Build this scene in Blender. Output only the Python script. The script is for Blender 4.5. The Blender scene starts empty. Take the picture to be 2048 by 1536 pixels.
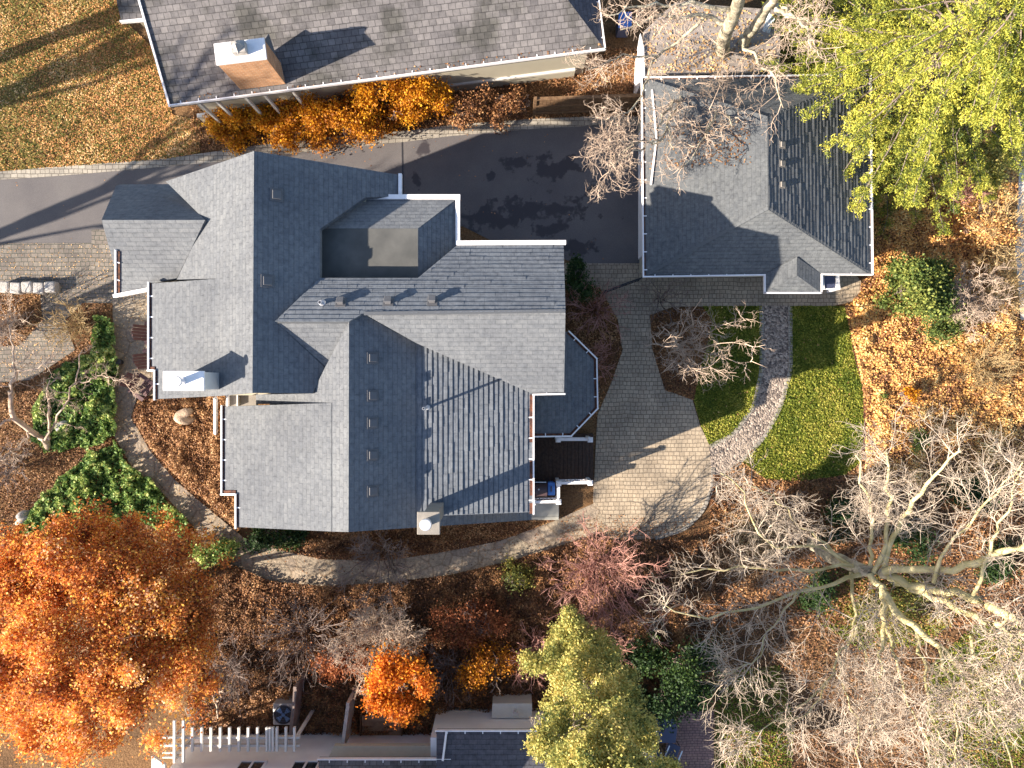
import bpy, math, random
import numpy as np
from mathutils import Vector, Matrix
from mathutils.geometry import tessellate_polygon
R = math.radians
rng = np.random.default_rng(7)
random.seed(7)

# ---------------------------------------------------------------- camera, sky, sun, exposure
H = 27.0; F = 1400.0            # camera height (m); focal length in photo pixels (2048 wide)
scene = bpy.context.scene
COL = scene.collection
cam_d = bpy.data.cameras.new("camera"); cam = bpy.data.objects.new("camera", cam_d); COL.objects.link(cam)
cam_d.sensor_width = 36.0; cam_d.lens = 36.0 * F / 2048.0
cam_d.clip_start = 0.5; cam_d.clip_end = 600
cam.location = (0, 0, H); cam.rotation_euler = (0, 0, 0)
scene.camera = cam

SUN_AZ = R(21.3); SUN_EL = R(25.5)      # direction the light travels in plan, and its elevation
w = bpy.data.worlds.new("World"); scene.world = w; w.use_nodes = True
nt = w.node_tree; bg = nt.nodes["Background"]
sky = nt.nodes.new("ShaderNodeTexSky"); sky.sky_type = 'NISHITA'; sky.sun_disc = False
sky.sun_elevation = SUN_EL; sky.sun_rotation = math.atan2(-math.cos(SUN_AZ), -math.sin(SUN_AZ))
nt.links.new(sky.outputs[0], bg.inputs[0]); bg.inputs[1].default_value = 0.084
sl = bpy.data.lights.new("sun", 'SUN'); so = bpy.data.objects.new("sun", sl); COL.objects.link(so)
sl.energy = 5.0; sl.angle = R(0.5); sl.color = (1.0, 0.88, 0.72)
d = Vector((math.cos(SUN_AZ) * math.cos(SUN_EL), math.sin(SUN_AZ) * math.cos(SUN_EL), -math.sin(SUN_EL)))
so.rotation_euler = d.to_track_quat('-Z', 'Y').to_euler(); so.location = (-30, -12, 20)
scene.view_settings.view_transform = 'Standard'; scene.view_settings.look = 'None'
scene.view_settings.exposure = 1.75; scene.view_settings.gamma = 1.0
scene.cycles.max_bounces = 6; scene.cycles.transparent_max_bounces = 4

# ---------------------------------------------------------------- helpers
def W(px, py, z=0.0):
    D = H - z
    return Vector(((px - 1024) / F * D, (768 - py) / F * D, z))

class Plane:
    """z = z0 + gx*(x-x0) + gy*(y-y0)"""
    def __init__(s, x0, y0, z0, gx, gy): s.c = z0 - gx * x0 - gy * y0; s.gx = gx; s.gy = gy
    def z(s, x, y): return s.c + s.gx * x + s.gy * y
    def bp(s, px, py):
        a = (px - 1024) / F; b = (768 - py) / F
        D = (H - s.c) / (1 + s.gx * a + s.gy * b)
        return Vector((a * D, b * D, H - D))

def tag(o, label=None, cat=None, group=None, kind=None):
    if label: o["label"] = label
    if cat: o["category"] = cat
    if group: o["group"] = group
    if kind: o["kind"] = kind
    return o

def empty(name, loc, label, cat, group=None, rz=0):
    o = bpy.data.objects.new(name, None); COL.objects.link(o); o.location = loc; o.rotation_euler = (0, 0, rz)
    o.empty_display_size = 0.3
    return tag(o, label, cat, group)

def link(name, me, mat, parent=None, smooth=False):
    o = bpy.data.objects.new(name, me); COL.objects.link(o)
    for m in (mat if isinstance(mat, (list, tuple)) else [mat]): me.materials.append(m)
    if smooth: me.polygons.foreach_set("use_smooth", [True] * len(me.polygons))
    if parent is not None:
        o.parent = parent
        if parent.parent is None: o.matrix_parent_inverse = parent.matrix_basis.inverted()   # geometry is given in world space
    return o

class MB:
    """collects geometry in world space -> one mesh object"""
    def __init__(s): s.v = []; s.f = []; s.uv = []; s.hasuv = False
    def add(s, verts, faces, uvs=None):
        n = len(s.v); s.v += [tuple(v) for v in verts]
        for k, f in enumerate(faces):
            s.f.append(tuple(i + n for i in f))
            s.uv.append([uvs[i] for i in f] if uvs is not None else [(0, 0)] * len(f))
        if uvs is not None: s.hasuv = True
    def box(s, c, size, rz=0.0, tilt=None):
        hx, hy, hz = size[0] / 2, size[1] / 2, size[2] / 2
        M = Matrix.Rotation(rz, 3, 'Z')
        if tilt is not None: M = tilt
        c = Vector(c)
        vs = [c + M @ Vector((sx * hx, sy * hy, sz * hz)) for sz in (-1, 1) for sx, sy in ((-1, -1), (1, -1), (1, 1), (-1, 1))]
        s.add(vs, [(3, 2, 1, 0), (4, 5, 6, 7), (0, 1, 5, 4), (1, 2, 6, 5), (2, 3, 7, 6), (3, 0, 4, 7)])
        return s
    def bar(s, a, b, wdt, hgt):
        a = Vector(a); b = Vector(b); t = b - a; L = t.length
        if L < 1e-5: return s
        t.normalize(); up = Vector((0, 0, 1))
        if abs(t.z) > 0.98: up = Vector((0, 1, 0))
        sd = t.cross(up).normalized(); u2 = sd.cross(t)
        vs = []
        for p in (a, b):
            for x, y in ((-1, -1), (1, -1), (1, 1), (-1, 1)): vs.append(p + sd * (x * wdt / 2) + u2 * (y * hgt / 2))
        s.add(vs, [(0, 1, 2, 3), (7, 6, 5, 4), (0, 4, 5, 1), (1, 5, 6, 2), (2, 6, 7, 3), (3, 7, 4, 0)])
        return s
    def cyl(s, a, b, r0, r1, n=12):
        a = Vector(a); b = Vector(b); t = (b - a).normalized(); up = Vector((0, 0, 1)) if abs(t.z) < 0.9 else Vector((1, 0, 0))
        sd = t.cross(up).normalized(); u2 = sd.cross(t)
        vs = [a + (sd * math.cos(2 * math.pi * k / n) + u2 * math.sin(2 * math.pi * k / n)) * r0 for k in range(n)]
        vs += [b + (sd * math.cos(2 * math.pi * k / n) + u2 * math.sin(2 * math.pi * k / n)) * r1 for k in range(n)]
        s.add(vs, [tuple(range(n)), tuple(range(2 * n - 1, n - 1, -1))] + [(k, n + k, n + (k + 1) % n, (k + 1) % n) for k in range(n)])
        return s
    def slab(s, top, depth, uvf=None, flat_bottom=None):
        top = [Vector(p) for p in top]
        ar = sum(top[i].x * top[(i + 1) % len(top)].y - top[(i + 1) % len(top)].x * top[i].y for i in range(len(top)))
        if ar < 0: top.reverse()
        n = len(top)
        bot = [Vector((p.x, p.y, (p.z - depth) if flat_bottom is None else flat_bottom)) for p in top]
        tris = tessellate_polygon([[Vector((p.x, p.y, 0)) for p in top]])
        fs = []
        for t in tris:
            a, b, c = (top[i] for i in t)
            cr = (b.x - a.x) * (c.y - a.y) - (b.y - a.y) * (c.x - a.x)
            if abs(cr) < 1e-9: continue
            t = t if cr > 0 else t[::-1]
            fs.append(tuple(t)); fs.append(tuple(i + n for i in t[::-1]))
        for i in range(n):
            j = (i + 1) % n; fs.append((i, i + n, j + n, j))
        al = top + bot
        s.add(al, fs, [uvf(p) for p in al] if uvf else [(p.x, p.y) for p in al])
        return s
    def build(s, name, mat, parent=None, smooth=False, bevel=0):
        me = bpy.data.meshes.new(name); me.from_pydata(s.v, [], s.f)
        if s.hasuv:
            ul = me.uv_layers.new(name="UVMap"); ul.data.foreach_set("uv", np.array([c for f in s.uv for p in f for c in p], dtype=np.float32))
        me.update()
        o = link(name, me, mat, parent, smooth)
        if bevel:
            m = o.modifiers.new("bevel", 'BEVEL'); m.width = bevel; m.segments = 2; m.limit_method = 'ANGLE'
        return o

# ---------------------------------------------------------------- materials
def new_mat(name, rough=0.85, spec=0.3):
    m = bpy.data.materials.new(name); m.use_nodes = True
    n = m.node_tree; b = n.nodes["Principled BSDF"]
    b.inputs["Roughness"].default_value = rough; b.inputs["Specular IOR Level"].default_value = spec
    return m, n, b
def N(nt, t, **kw):
    n = nt.nodes.new(t)
    for k, v in kw.items():
        if isinstance(k, str) and hasattr(n, k): setattr(n, k, v)
    return n
def ramp(nt, fac, cols, interp='LINEAR'):
    r = nt.nodes.new("ShaderNodeValToRGB"); r.color_ramp.interpolation = interp
    e = r.color_ramp.elements
    while len(e) < len(cols): e.new(0.5)
    for i, (p, c) in enumerate(cols): e[i].position = p; e[i].color = (*c, 1)
    nt.links.new(fac, r.inputs[0]); return r.outputs[0]
def noise(nt, scale, detail=4, rough=0.55, vec=None, obj=True):
    n = nt.nodes.new("ShaderNodeTexNoise"); n.inputs["Scale"].default_value = scale
    n.inputs["Detail"].default_value = detail; n.inputs["Roughness"].default_value = rough
    if vec is None:
        tc = nt.nodes.new("ShaderNodeTexCoord"); vec = tc.outputs["Object"]
    nt.links.new(vec, n.inputs["Vector"]); return n.outputs[0]
def mix(nt, fac, a, b, mode='MIX'):
    m = nt.nodes.new("ShaderNodeMix"); m.data_type = 'RGBA'; m.blend_type = mode
    for sock, val in ((m.inputs[0], fac), (m.inputs[6], a), (m.inputs[7], b)):
        if hasattr(val, "links"): nt.links.new(val, sock)
        elif isinstance(val, (int, float)): sock.default_value = val
        else: sock.default_value = (*val, 1)
    return m.outputs[2]
def math_(nt, op, a, b=None):
    m = nt.nodes.new("ShaderNodeMath"); m.operation = op
    for s_, v in ((m.inputs[0], a), (m.inputs[1], b)):
        if v is None: continue
        if hasattr(v, "links"): nt.links.new(v, s_)
        else: s_.default_value = v
    return m.outputs[0]
def bump(nt, b, h, dist=0.02, strength=1.0):
    n = nt.nodes.new("ShaderNodeBump"); n.inputs["Distance"].default_value = dist; n.inputs["Strength"].default_value = strength
    nt.links.new(h, n.inputs["Height"]); nt.links.new(n.outputs[0], b.inputs["Normal"]); return n

def noisy(name, c0, c1, scale=3.0, rough=0.85, bd=0.0, bs=30.0, spec=0.3):
    m, n, b = new_mat(name, rough, spec)
    f = noise(n, scale, 5)
    n.links.new(ramp(n, f, [(0.3, c0), (0.7, c1)]), b.inputs["Base Color"])
    if bd: bump(n, b, noise(n, bs, 3), bd)
    return m

def shingle(name, c0, c1, course=0.14, width=0.30, relief=0.014, patch=None, joint=0.55, var=0.5):
    m, n, b = new_mat(name, 0.9, 0.2)
    uv = N(n, "ShaderNodeTexCoord").outputs["UV"]
    br = n.nodes.new("ShaderNodeTexBrick"); n.links.new(uv, br.inputs["Vector"])
    br.inputs["Scale"].default_value = 1.0; br.inputs["Brick Width"].default_value = width; br.inputs["Row Height"].default_value = course
    br.inputs["Mortar Size"].default_value = 0.012; br.inputs["Mortar Smooth"].default_value = 0.3; br.inputs["Bias"].default_value = 0.0
    br.inputs["Color1"].default_value = (*c0, 1); br.inputs["Color2"].default_value = (*c1, 1)
    br.inputs["Mortar"].default_value = (*[x * joint for x in c0], 1)
    fine = noise(n, 6.0, 6, 0.75, uv)
    col = mix(n, var, br.outputs["Color"], ramp(n, fine, [(0.32, [x * 0.62 for x in c0]), (0.68, [x * 1.4 for x in c1])]), 'MIX')
    big = noise(n, 0.45, 6, 0.65, uv)
    col = mix(n, 1.0, col, ramp(n, big, [(0.28, (0.80, 0.80, 0.82)), (0.72, (1.16, 1.15, 1.13))]), 'MULTIPLY')
    if patch:
        pf = ramp(n, noise(n, 0.6, 5, 0.6, uv), [(0.48, (0, 0, 0)), (0.62, (1, 1, 1))])
        col = mix(n, pf, col, mix(n, 0.8, col, patch, 'MULTIPLY'))
    n.links.new(col, b.inputs["Base Color"])
    sep = n.nodes.new("ShaderNodeSeparateXYZ"); n.links.new(uv, sep.inputs[0])
    wob = math_(n, 'MULTIPLY', noise(n, 3.0, 2, 0.5, uv), 0.02)
    fr = math_(n, 'FRACT', math_(n, 'DIVIDE', math_(n, 'ADD', sep.outputs[1], wob), course))
    saw = math_(n, 'SUBTRACT', 1.0, fr)
    hgt = math_(n, 'ADD', saw, math_(n, 'MULTIPLY', fine, 0.5))
    hgt = math_(n, 'SUBTRACT', hgt, math_(n, 'MULTIPLY', br.outputs["Fac"], 0.2))
    bump(n, b, hgt, relief)
    return m

LEAF_GAIN = {'golden shrub leaves': 1.15, 'rust fallen leaves': 1.05, 'rusty shrub leaves': 1.1, 'green groundcover blades': 2.0, 'yew needles': 1.45, 'orange tree leaves': 2.0, 'golden fallen leaves': 1.6, 'bright conifer needles': 1.8, 'tan fallen leaves': 1.6, 'grass blades': 1.55, 'dark fallen leaves': 1.05, 'dark evergreen leaves': 1.0, 'dry grass blades': 1.3}
def leafmat(name, cols, trans=0.35, rough=0.6, attr=True):
    m = bpy.data.materials.new(name); m.use_nodes = True; n = m.node_tree
    b = n.nodes["Principled BSDF"]; out = n.nodes["Material Output"]
    b.inputs["Roughness"].default_value = rough; b.inputs["Specular IOR Level"].default_value = 0.25
    a = n.nodes.new("ShaderNodeAttribute"); a.attribute_name = "rnd"
    k = len(cols); cols = [tuple(min(0.88, v * LEAF_GAIN.get(name, 1.35)) for v in cc) for cc in cols]
    c = ramp(n, a.outputs["Fac"], [(i / max(1, k - 1), cc) for i, cc in enumerate(cols)])
    n.links.new(c, b.inputs["Base Color"])
    t = n.nodes.new("ShaderNodeBsdfTranslucent"); n.links.new(c, t.inputs[0])
    mx = n.nodes.new("ShaderNodeMixShader"); mx.inputs[0].default_value = trans
    n.links.new(b.outputs[0], mx.inputs[1]); n.links.new(t.outputs[0], mx.inputs[2]); n.links.new(mx.outputs[0], out.inputs[0])
    return m

def pavers(name, c0, c1, joint, bw=0.24, rh=0.2, relief=0.01, rot=0.0, mort=0.012, blot=(0.7, 1.2)):
    m, n, b = new_mat(name, 0.9, 0.2)
    tc = N(n, "ShaderNodeTexCoord").outputs["Object"]
    mp = n.nodes.new("ShaderNodeMapping"); mp.inputs["Rotation"].default_value = (0, 0, rot); n.links.new(tc, mp.inputs[0])
    wv = n.nodes.new("ShaderNodeVectorMath"); wv.operation = 'ADD'
    nz = n.nodes.new("ShaderNodeTexNoise"); nz.inputs["Scale"].default_value = 1.1; n.links.new(mp.outputs[0], nz.inputs["Vector"])
    sc = n.nodes.new("ShaderNodeVectorMath"); sc.operation = 'SCALE'; sc.inputs["Scale"].default_value = 0.12; n.links.new(nz.outputs["Color"], sc.inputs[0])
    n.links.new(mp.outputs[0], wv.inputs[0]); n.links.new(sc.outputs[0], wv.inputs[1]); v = wv.outputs[0]
    br = n.nodes.new("ShaderNodeTexBrick"); n.links.new(v, br.inputs["Vector"]); br.inputs["Scale"].default_value = 1
    br.offset = 0.5; br.squash = 0.7; br.squash_frequency = 3
    br.inputs["Brick Width"].default_value = bw; br.inputs["Row Height"].default_value = rh; br.inputs["Mortar Size"].default_value = mort
    br.inputs["Mortar Smooth"].default_value = 0.4
    br.inputs["Color1"].default_value = (*c0, 1); br.inputs["Color2"].default_value = (*c1, 1); br.inputs["Mortar"].default_value = (*joint, 1)
    col = mix(n, 1.0, br.outputs["Color"], ramp(n, noise(n, 0.8, 5, 0.6), [(0.3, (blot[0],) * 3), (0.7, (blot[1], blot[1] * 0.98, blot[1] * 0.93))]), 'MULTIPLY')
    col = mix(n, 1.0, col, ramp(n, noise(n, 14, 4, 0.7), [(0.3, (0.8,) * 3), (0.7, (1.15,) * 3)]), 'MULTIPLY')
    n.links.new(col, b.inputs["Base Color"])
    h = math_(n, 'SUBTRACT', math_(n, 'MULTIPLY', noise(n, 20, 3), 0.4), br.outputs["Fac"])
    bump(n, b, h, relief)
    return m

def plain(name, c, rough=0.5, spec=0.4, metal=0.0, dirt=0.12):
    m, n, b = new_mat(name, rough, spec); b.inputs["Metallic"].default_value = metal
    n.links.new(ramp(n, noise(n, 6, 5, 0.6), [(0.3, [x * (1 - dirt) for x in c]), (0.7, c)]), b.inputs["Base Color"])
    return m

M = {}
M['roof'] = shingle("slate grey shingles", (0.118, 0.127, 0.144), (0.156, 0.163, 0.174), joint=0.85, relief=0.028, var=0.5)
M['roof_e'] = shingle("slate grey shingles, deep courses", (0.104, 0.118, 0.142), (0.138, 0.150, 0.170), joint=0.95, relief=0.006, var=0.6)  # darker, bluer copy for grazing-lit slopes; shade put into the colour
M['roof_ge'] = shingle("grey garage shingles, deep courses", (0.085, 0.092, 0.105), (0.115, 0.122, 0.13), joint=0.95, relief=0.006, var=0.6)  # darker copy for the garage's east slope, its shade painted in
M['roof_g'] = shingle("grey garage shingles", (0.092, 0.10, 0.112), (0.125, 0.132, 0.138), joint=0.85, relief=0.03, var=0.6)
M['roof_n'] = shingle("weathered neighbour shingles", (0.095, 0.09, 0.095), (0.19, 0.178, 0.18), course=0.2, width=0.24, relief=0.02, patch=(0.45, 0.47, 0.42), joint=0.45, var=0.3)
M['roof_s'] = shingle("dark charcoal shingles", (0.06, 0.06, 0.075), (0.1, 0.1, 0.12), course=0.16)
M['ridge'] = shingle("ridge cap shingles", (0.12, 0.13, 0.145), (0.155, 0.16, 0.175), course=0.2, width=0.5, relief=0.012)
M['membrane'] = noisy("grey roof membrane", (0.062, 0.063, 0.062), (0.105, 0.104, 0.10), 1.4)
M['white'] = plain("white painted trim", (0.82, 0.80, 0.82), 0.45)
M['whited'] = plain("aged white paint", (0.62, 0.6, 0.57), 0.6)
M['cream'] = noisy("cream siding", (0.36, 0.33, 0.26), (0.42, 0.385, 0.31), 1.0)
M['greyw'] = noisy("pale grey stucco", (0.70, 0.68, 0.70), (0.80, 0.78, 0.79), 1.5)
M['glass'] = plain("dark window glass", (0.03, 0.035, 0.04), 0.1, 0.8)
M['debris'] = noisy("leaf filled gutter", (0.03, 0.018, 0.02), (0.16, 0.06, 0.03), 9.0, bd=0.03)
M['vent'] = plain("grey roof vent", (0.11, 0.11, 0.12), 0.6)
M['metal'] = plain("galvanised metal", (0.75, 0.75, 0.78), 0.35, 0.5, 0.6)
M['black'] = plain("black metal", (0.03, 0.03, 0.035), 0.4)
M['stonecap'] = noisy("concrete cap", (0.20, 0.18, 0.16), (0.26, 0.235, 0.21), 4, bd=0.005)
M['dkwood'] = noisy("dark stained boards", (0.035, 0.022, 0.018), (0.07, 0.045, 0.035), 12)
M['fence'] = noisy("weathered brown boards", (0.10, 0.055, 0.03), (0.2, 0.12, 0.065), 8)
M['wood'] = noisy("tan deck boards", (0.22, 0.13, 0.08), (0.32, 0.2, 0.12), 6)
M['plum'] = plain("plum stained wood", (0.10, 0.05, 0.055), 0.6)
M['blue'] = plain("blue plastic", (0.06, 0.2, 0.62), 0.4)
M['navy'] = plain("dark blue grey cover", (0.06, 0.07, 0.13), 0.6)
M['concrete'] = noisy("pale concrete", (0.25, 0.25, 0.23), (0.34, 0.34, 0.31), 2)
M['rock'] = noisy("sandy boulder", (0.34, 0.25, 0.18), (0.5, 0.37, 0.27), 3, bd=0.03, bs=8)
M['rockg'] = noisy("grey boulder", (0.3, 0.28, 0.26), (0.45, 0.42, 0.4), 4, bd=0.03, bs=8)
M['cobble_d'] = pavers("tan cobble pavers", (0.315, 0.258, 0.20), (0.385, 0.32, 0.25), (0.17, 0.14, 0.11), 0.21, 0.16)
M['cobble_w'] = pavers("tree-shaded cobble pavers", (0.15, 0.13, 0.12), (0.21, 0.185, 0.165), (0.08, 0.085, 0.075), 0.26, 0.17)  # whole paving darkened; tree shade put into the colour
M['border'] = pavers("pale paver border", (0.26, 0.24, 0.215), (0.34, 0.31, 0.275), (0.13, 0.115, 0.10), 0.26, 0.17)
M['flag'] = pavers("irregular flagstones", (0.30, 0.26, 0.22), (0.41, 0.35, 0.29), (0.16, 0.13, 0.1), 0.8, 0.55, 0.02, 0.5, 0.03, (0.6, 1.25))
def flagstone():
    m, n, b = new_mat("irregular flagstones", 0.9, 0.2)
    tc = N(n, "ShaderNodeTexCoord").outputs["Object"]
    v = n.nodes.new("ShaderNodeTexVoronoi"); v.feature = 'DISTANCE_TO_EDGE'; v.inputs["Scale"].default_value = 1.5; n.links.new(tc, v.inputs["Vector"])
    v2 = n.nodes.new("ShaderNodeTexVoronoi"); v2.inputs["Scale"].default_value = 1.5; n.links.new(tc, v2.inputs["Vector"])
    sp = n.nodes.new("ShaderNodeSeparateColor"); n.links.new(v2.outputs["Color"], sp.inputs[0])
    c = ramp(n, sp.outputs[0], [(0, (0.24, 0.20, 0.175)), (0.5, (0.29, 0.25, 0.205)), (1, (0.35, 0.295, 0.245))])
    e = ramp(n, math_(n, 'ADD', v.outputs["Distance"], math_(n, 'MULTIPLY', noise(n, 8, 3), 0.03)), [(0.02, (0.74, 0.70, 0.66)), (0.08, (1, 1, 1))])
    c = mix(n, 1.0, c, e, 'MULTIPLY'); c = mix(n, 1.0, c, ramp(n, noise(n, 9, 5, 0.7), [(0.3, (0.6, 0.58, 0.55)), (0.7, (1.3, 1.24, 1.12))]), 'MULTIPLY')
    n.links.new(c, b.inputs["Base Color"]); bump(n, b, noise(n, 12, 4), 0.03); return m
M['flag'] = flagstone()
M['brickpat'] = pavers("red brick pavers", (0.26, 0.15, 0.14), (0.31, 0.185, 0.16), (0.12, 0.08, 0.08), 0.2, 0.1)
M['bark'] = noisy("pale grey bark", (0.16, 0.135, 0.10), (0.56, 0.50, 0.37), 3.2, bd=0.04, bs=12)
M['twig'] = noisy("pale lichen twigs", (0.27, 0.21, 0.165), (0.62, 0.52, 0.42), 2)
M['twig2'] = noisy("mossy limbs", (0.32, 0.27, 0.12), (0.64, 0.55, 0.32), 2.2, bd=0.01, bs=15)
M['twigr'] = noisy("reddish twigs", (0.26, 0.12, 0.10), (0.56, 0.31, 0.26), 2)
M['twigp'] = noisy("pinkish tan twigs", (0.26, 0.19, 0.145), (0.60, 0.47, 0.37), 2)
M['twigd'] = noisy("brown grey twigs", (0.13, 0.10, 0.09), (0.27, 0.21, 0.19), 2)
M['twigo'] = noisy("golden brown twigs", (0.28, 0.19, 0.09), (0.55, 0.41, 0.22), 2)

# brick
def brick():
    m, n, b = new_mat("orange brick", 0.9, 0.2)
    uv = N(n, "ShaderNodeTexCoord").outputs["UV"]
    br = n.nodes.new("ShaderNodeTexBrick"); n.links.new(uv, br.inputs["Vector"]); br.inputs["Scale"].default_value = 1
    br.inputs["Brick Width"].default_value = 0.21; br.inputs["Row Height"].default_value = 0.075; br.inputs["Mortar Size"].default_value = 0.008
    br.inputs["Color1"].default_value = (0.42, 0.19, 0.09, 1); br.inputs["Color2"].default_value = (0.55, 0.27, 0.13, 1); br.inputs["Mortar"].default_value = (0.5, 0.4, 0.3, 1)
    n.links.new(mix(n, 1.0, br.outputs[0], ramp(n, noise(n, 3, 4), [(0.3, (0.8,) * 3), (0.7, (1.2,) * 3)]), 'MULTIPLY'), b.inputs["Base Color"])
    bump(n, b, math_(n, 'MULTIPLY', br.outputs["Fac"], -1.0), 0.006); return m
M['brick'] = brick()

# asphalt with damp patches that stay where the water lies
def asphalt():
    m, n, b = new_mat("asphalt", 0.9, 0.3)
    tc = N(n, "ShaderNodeTexCoord").outputs["Object"]
    base = ramp(n, noise(n, 0.5, 5, 0.6), [(0.3, (0.092, 0.085, 0.09)), (0.7, (0.13, 0.12, 0.12))])
    base = mix(n, 1.0, base, ramp(n, noise(n, 40, 3, 0.7), [(0.3, (0.8,) * 3), (0.7, (1.2,) * 3)]), 'MULTIPLY')
    tot = None
    for (px, py, rx, ry) in ((1060, 420, 110, 28), (1100, 335, 60, 26), (850, 297, 16, 20), (1160, 490, 38, 18), (975, 440, 70, 22), (1105, 460, 40, 14), (1030, 325, 40, 12), (985, 355, 10, 8), (832, 360, 10, 16), (1185, 372, 28, 20), (1130, 425, 45, 18)):
        c = W(px, py)
        mp = n.nodes.new("ShaderNodeMapping"); n.links.new(tc, mp.inputs[0])
        s = F / H
        mp.inputs["Scale"].default_value = (s / rx, s / ry, 1); mp.inputs["Location"].default_value = (-c.x * s / rx, -c.y * s / ry, 0)
        ln = n.nodes.new("ShaderNodeVectorMath"); ln.operation = 'LENGTH'; n.links.new(mp.outputs[0], ln.inputs[0])
        v = math_(n, 'SUBTRACT', 1.25, ln.outputs["Value"])
        tot = v if tot is None else math_(n, 'MAXIMUM', tot, v)
    nz = math_(n, 'MULTIPLY', math_(n, 'SUBTRACT', noise(n, 1.5, 7, 0.62), 0.5), 4.5)
    f = ramp(n, math_(n, 'ADD', math_(n, 'MULTIPLY', tot, 0.8), nz), [(0.30, (0, 0, 0)), (0.42, (0.7,) * 3), (0.6, (1, 1, 1))])
    n.links.new(mix(n, f, base, (0.042, 0.037, 0.042)), b.inputs["Base Color"])
    r = mix(n, f, (0.9,) * 3, (0.45,) * 3); n.links.new(r, b.inputs["Roughness"])
    bump(n, b, noise(n, 60, 2), 0.004); return m
M['asphalt'] = asphalt()

def ground_mat():
    m, n, b = new_mat("leafy soil", 0.95, 0.1)
    a = ramp(n, noise(n, 0.45, 6, 0.6), [(0.3, (0.08, 0.05, 0.03)), (0.5, (0.16, 0.09, 0.045)), (0.72, (0.23, 0.14, 0.07))])
    c = ramp(n, noise(n, 14, 5, 0.75), [(0.32, (0.45,) * 3), (0.68, (1.5,) * 3)])
    n.links.new(mix(n, 1.0, a, c, 'MULTIPLY'), b.inputs["Base Color"])
    bump(n, b, noise(n, 9, 6, 0.7), 0.08); return m
M['soil'] = ground_mat()
def turf(name, c0, c1, c2):
    m, n, b = new_mat(name, 0.9, 0.15)
    a = ramp(n, noise(n, 0.9, 6, 0.65), [(0.3, c0), (0.52, c1), (0.75, c2)])
    c = ramp(n, noise(n, 30, 4, 0.75), [(0.3, (0.6,) * 3), (0.7, (1.4,) * 3)])
    n.links.new(mix(n, 1.0, a, c, 'MULTIPLY'), b.inputs["Base Color"])
    bump(n, b, noise(n, 25, 5, 0.7), 0.04); return m
M['lawn'] = turf("green lawn", (0.08, 0.11, 0.018), (0.12, 0.15, 0.025), (0.18, 0.19, 0.04))
M['lawn_dry'] = turf("dry autumn lawn", (0.13, 0.11, 0.035), (0.21, 0.14, 0.05), (0.26, 0.13, 0.055))
M['pebble'] = None
def pebble():
    m, n, b = new_mat("exposed pebble concrete", 0.85, 0.3)
    tc = N(n, "ShaderNodeTexCoord").outputs["Object"]
    v = n.nodes.new("ShaderNodeTexVoronoi"); v.inputs["Scale"].default_value = 15; n.links.new(tc, v.inputs["Vector"])
    sep = n.nodes.new("ShaderNodeSeparateColor"); n.links.new(v.outputs["Color"], sep.inputs[0])
    c = ramp(n, sep.outputs[0], [(0, (0.08, 0.065, 0.06)), (0.4, (0.20, 0.16, 0.135)), (0.75, (0.31, 0.25, 0.205)), (1, (0.42, 0.35, 0.295))])
    n.links.new(c, b.inputs["Base Color"]); bump(n, b, math_(n, 'MULTIPLY', v.outputs["Distance"], -1.0), 0.03); return m
M['pebble'] = pebble()

M['leaf_orange'] = leafmat("orange tree leaves", [(0.08, 0.03, 0.014), (0.24, 0.075, 0.022), (0.39, 0.135, 0.034), (0.50, 0.25, 0.04), (0.46, 0.27, 0.15)])
M['leaf_gold'] = leafmat("golden shrub leaves", [(0.18, 0.06, 0.012), (0.42, 0.16, 0.018), (0.58, 0.26, 0.015), (0.62, 0.34, 0.025)])
M['leaf_fire'] = leafmat("fiery orange leaves", [(0.22, 0.06, 0.01), (0.46, 0.13, 0.02), (0.62, 0.22, 0.02), (0.66, 0.3, 0.03)])
M['leaf_rust'] = leafmat("rusty shrub leaves", [(0.14, 0.045, 0.02), (0.32, 0.11, 0.05), (0.45, 0.18, 0.07)])
M['leaf_olive'] = leafmat("olive gold leaves", [(0.045, 0.06, 0.018), (0.11, 0.12, 0.03), (0.24, 0.19, 0.04)])
M['leaf_yew'] = leafmat("yew needles", [(0.02, 0.038, 0.012), (0.065, 0.095, 0.022), (0.18, 0.19, 0.045)], 0.2)
M['leaf_dark'] = leafmat("dark evergreen leaves", [(0.01, 0.025, 0.01), (0.025, 0.055, 0.015), (0.06, 0.10, 0.02)], 0.15)
M['leaf_conifer'] = leafmat("bright conifer needles", [(0.02, 0.035, 0.012), (0.08, 0.10, 0.02), (0.21, 0.215, 0.03), (0.37, 0.33, 0.06)], 0.2)
M['leaf_pine'] = leafmat("yellowing columnar foliage", [(0.06, 0.085, 0.03), (0.20, 0.21, 0.06), (0.38, 0.34, 0.10), (0.52, 0.40, 0.14)], 0.3)
M['ivy'] = leafmat("green groundcover blades", [(0.025, 0.05, 0.015), (0.06, 0.11, 0.03), (0.13, 0.18, 0.05), (0.26, 0.27, 0.09)], 0.25)
M['lit_tan'] = leafmat("tan fallen leaves", [(0.16, 0.08, 0.035), (0.33, 0.19, 0.08), (0.45, 0.28, 0.12), (0.56, 0.4, 0.22)], 0.1)
M['lit_lawn'] = leafmat("golden brown lawn leaves", [(0.15, 0.07, 0.03), (0.36, 0.16, 0.055), (0.48, 0.24, 0.08), (0.62, 0.42, 0.22)], 0.1)
M['lit_gold'] = leafmat("golden fallen leaves", [(0.12, 0.055, 0.035), (0.33, 0.17, 0.07), (0.52, 0.29, 0.085), (0.62, 0.43, 0.20)], 0.15)
M['lit_rust'] = leafmat("rust fallen leaves", [(0.07, 0.03, 0.018), (0.18, 0.08, 0.036), (0.30, 0.145, 0.06), (0.46, 0.27, 0.13)], 0.1)
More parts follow.
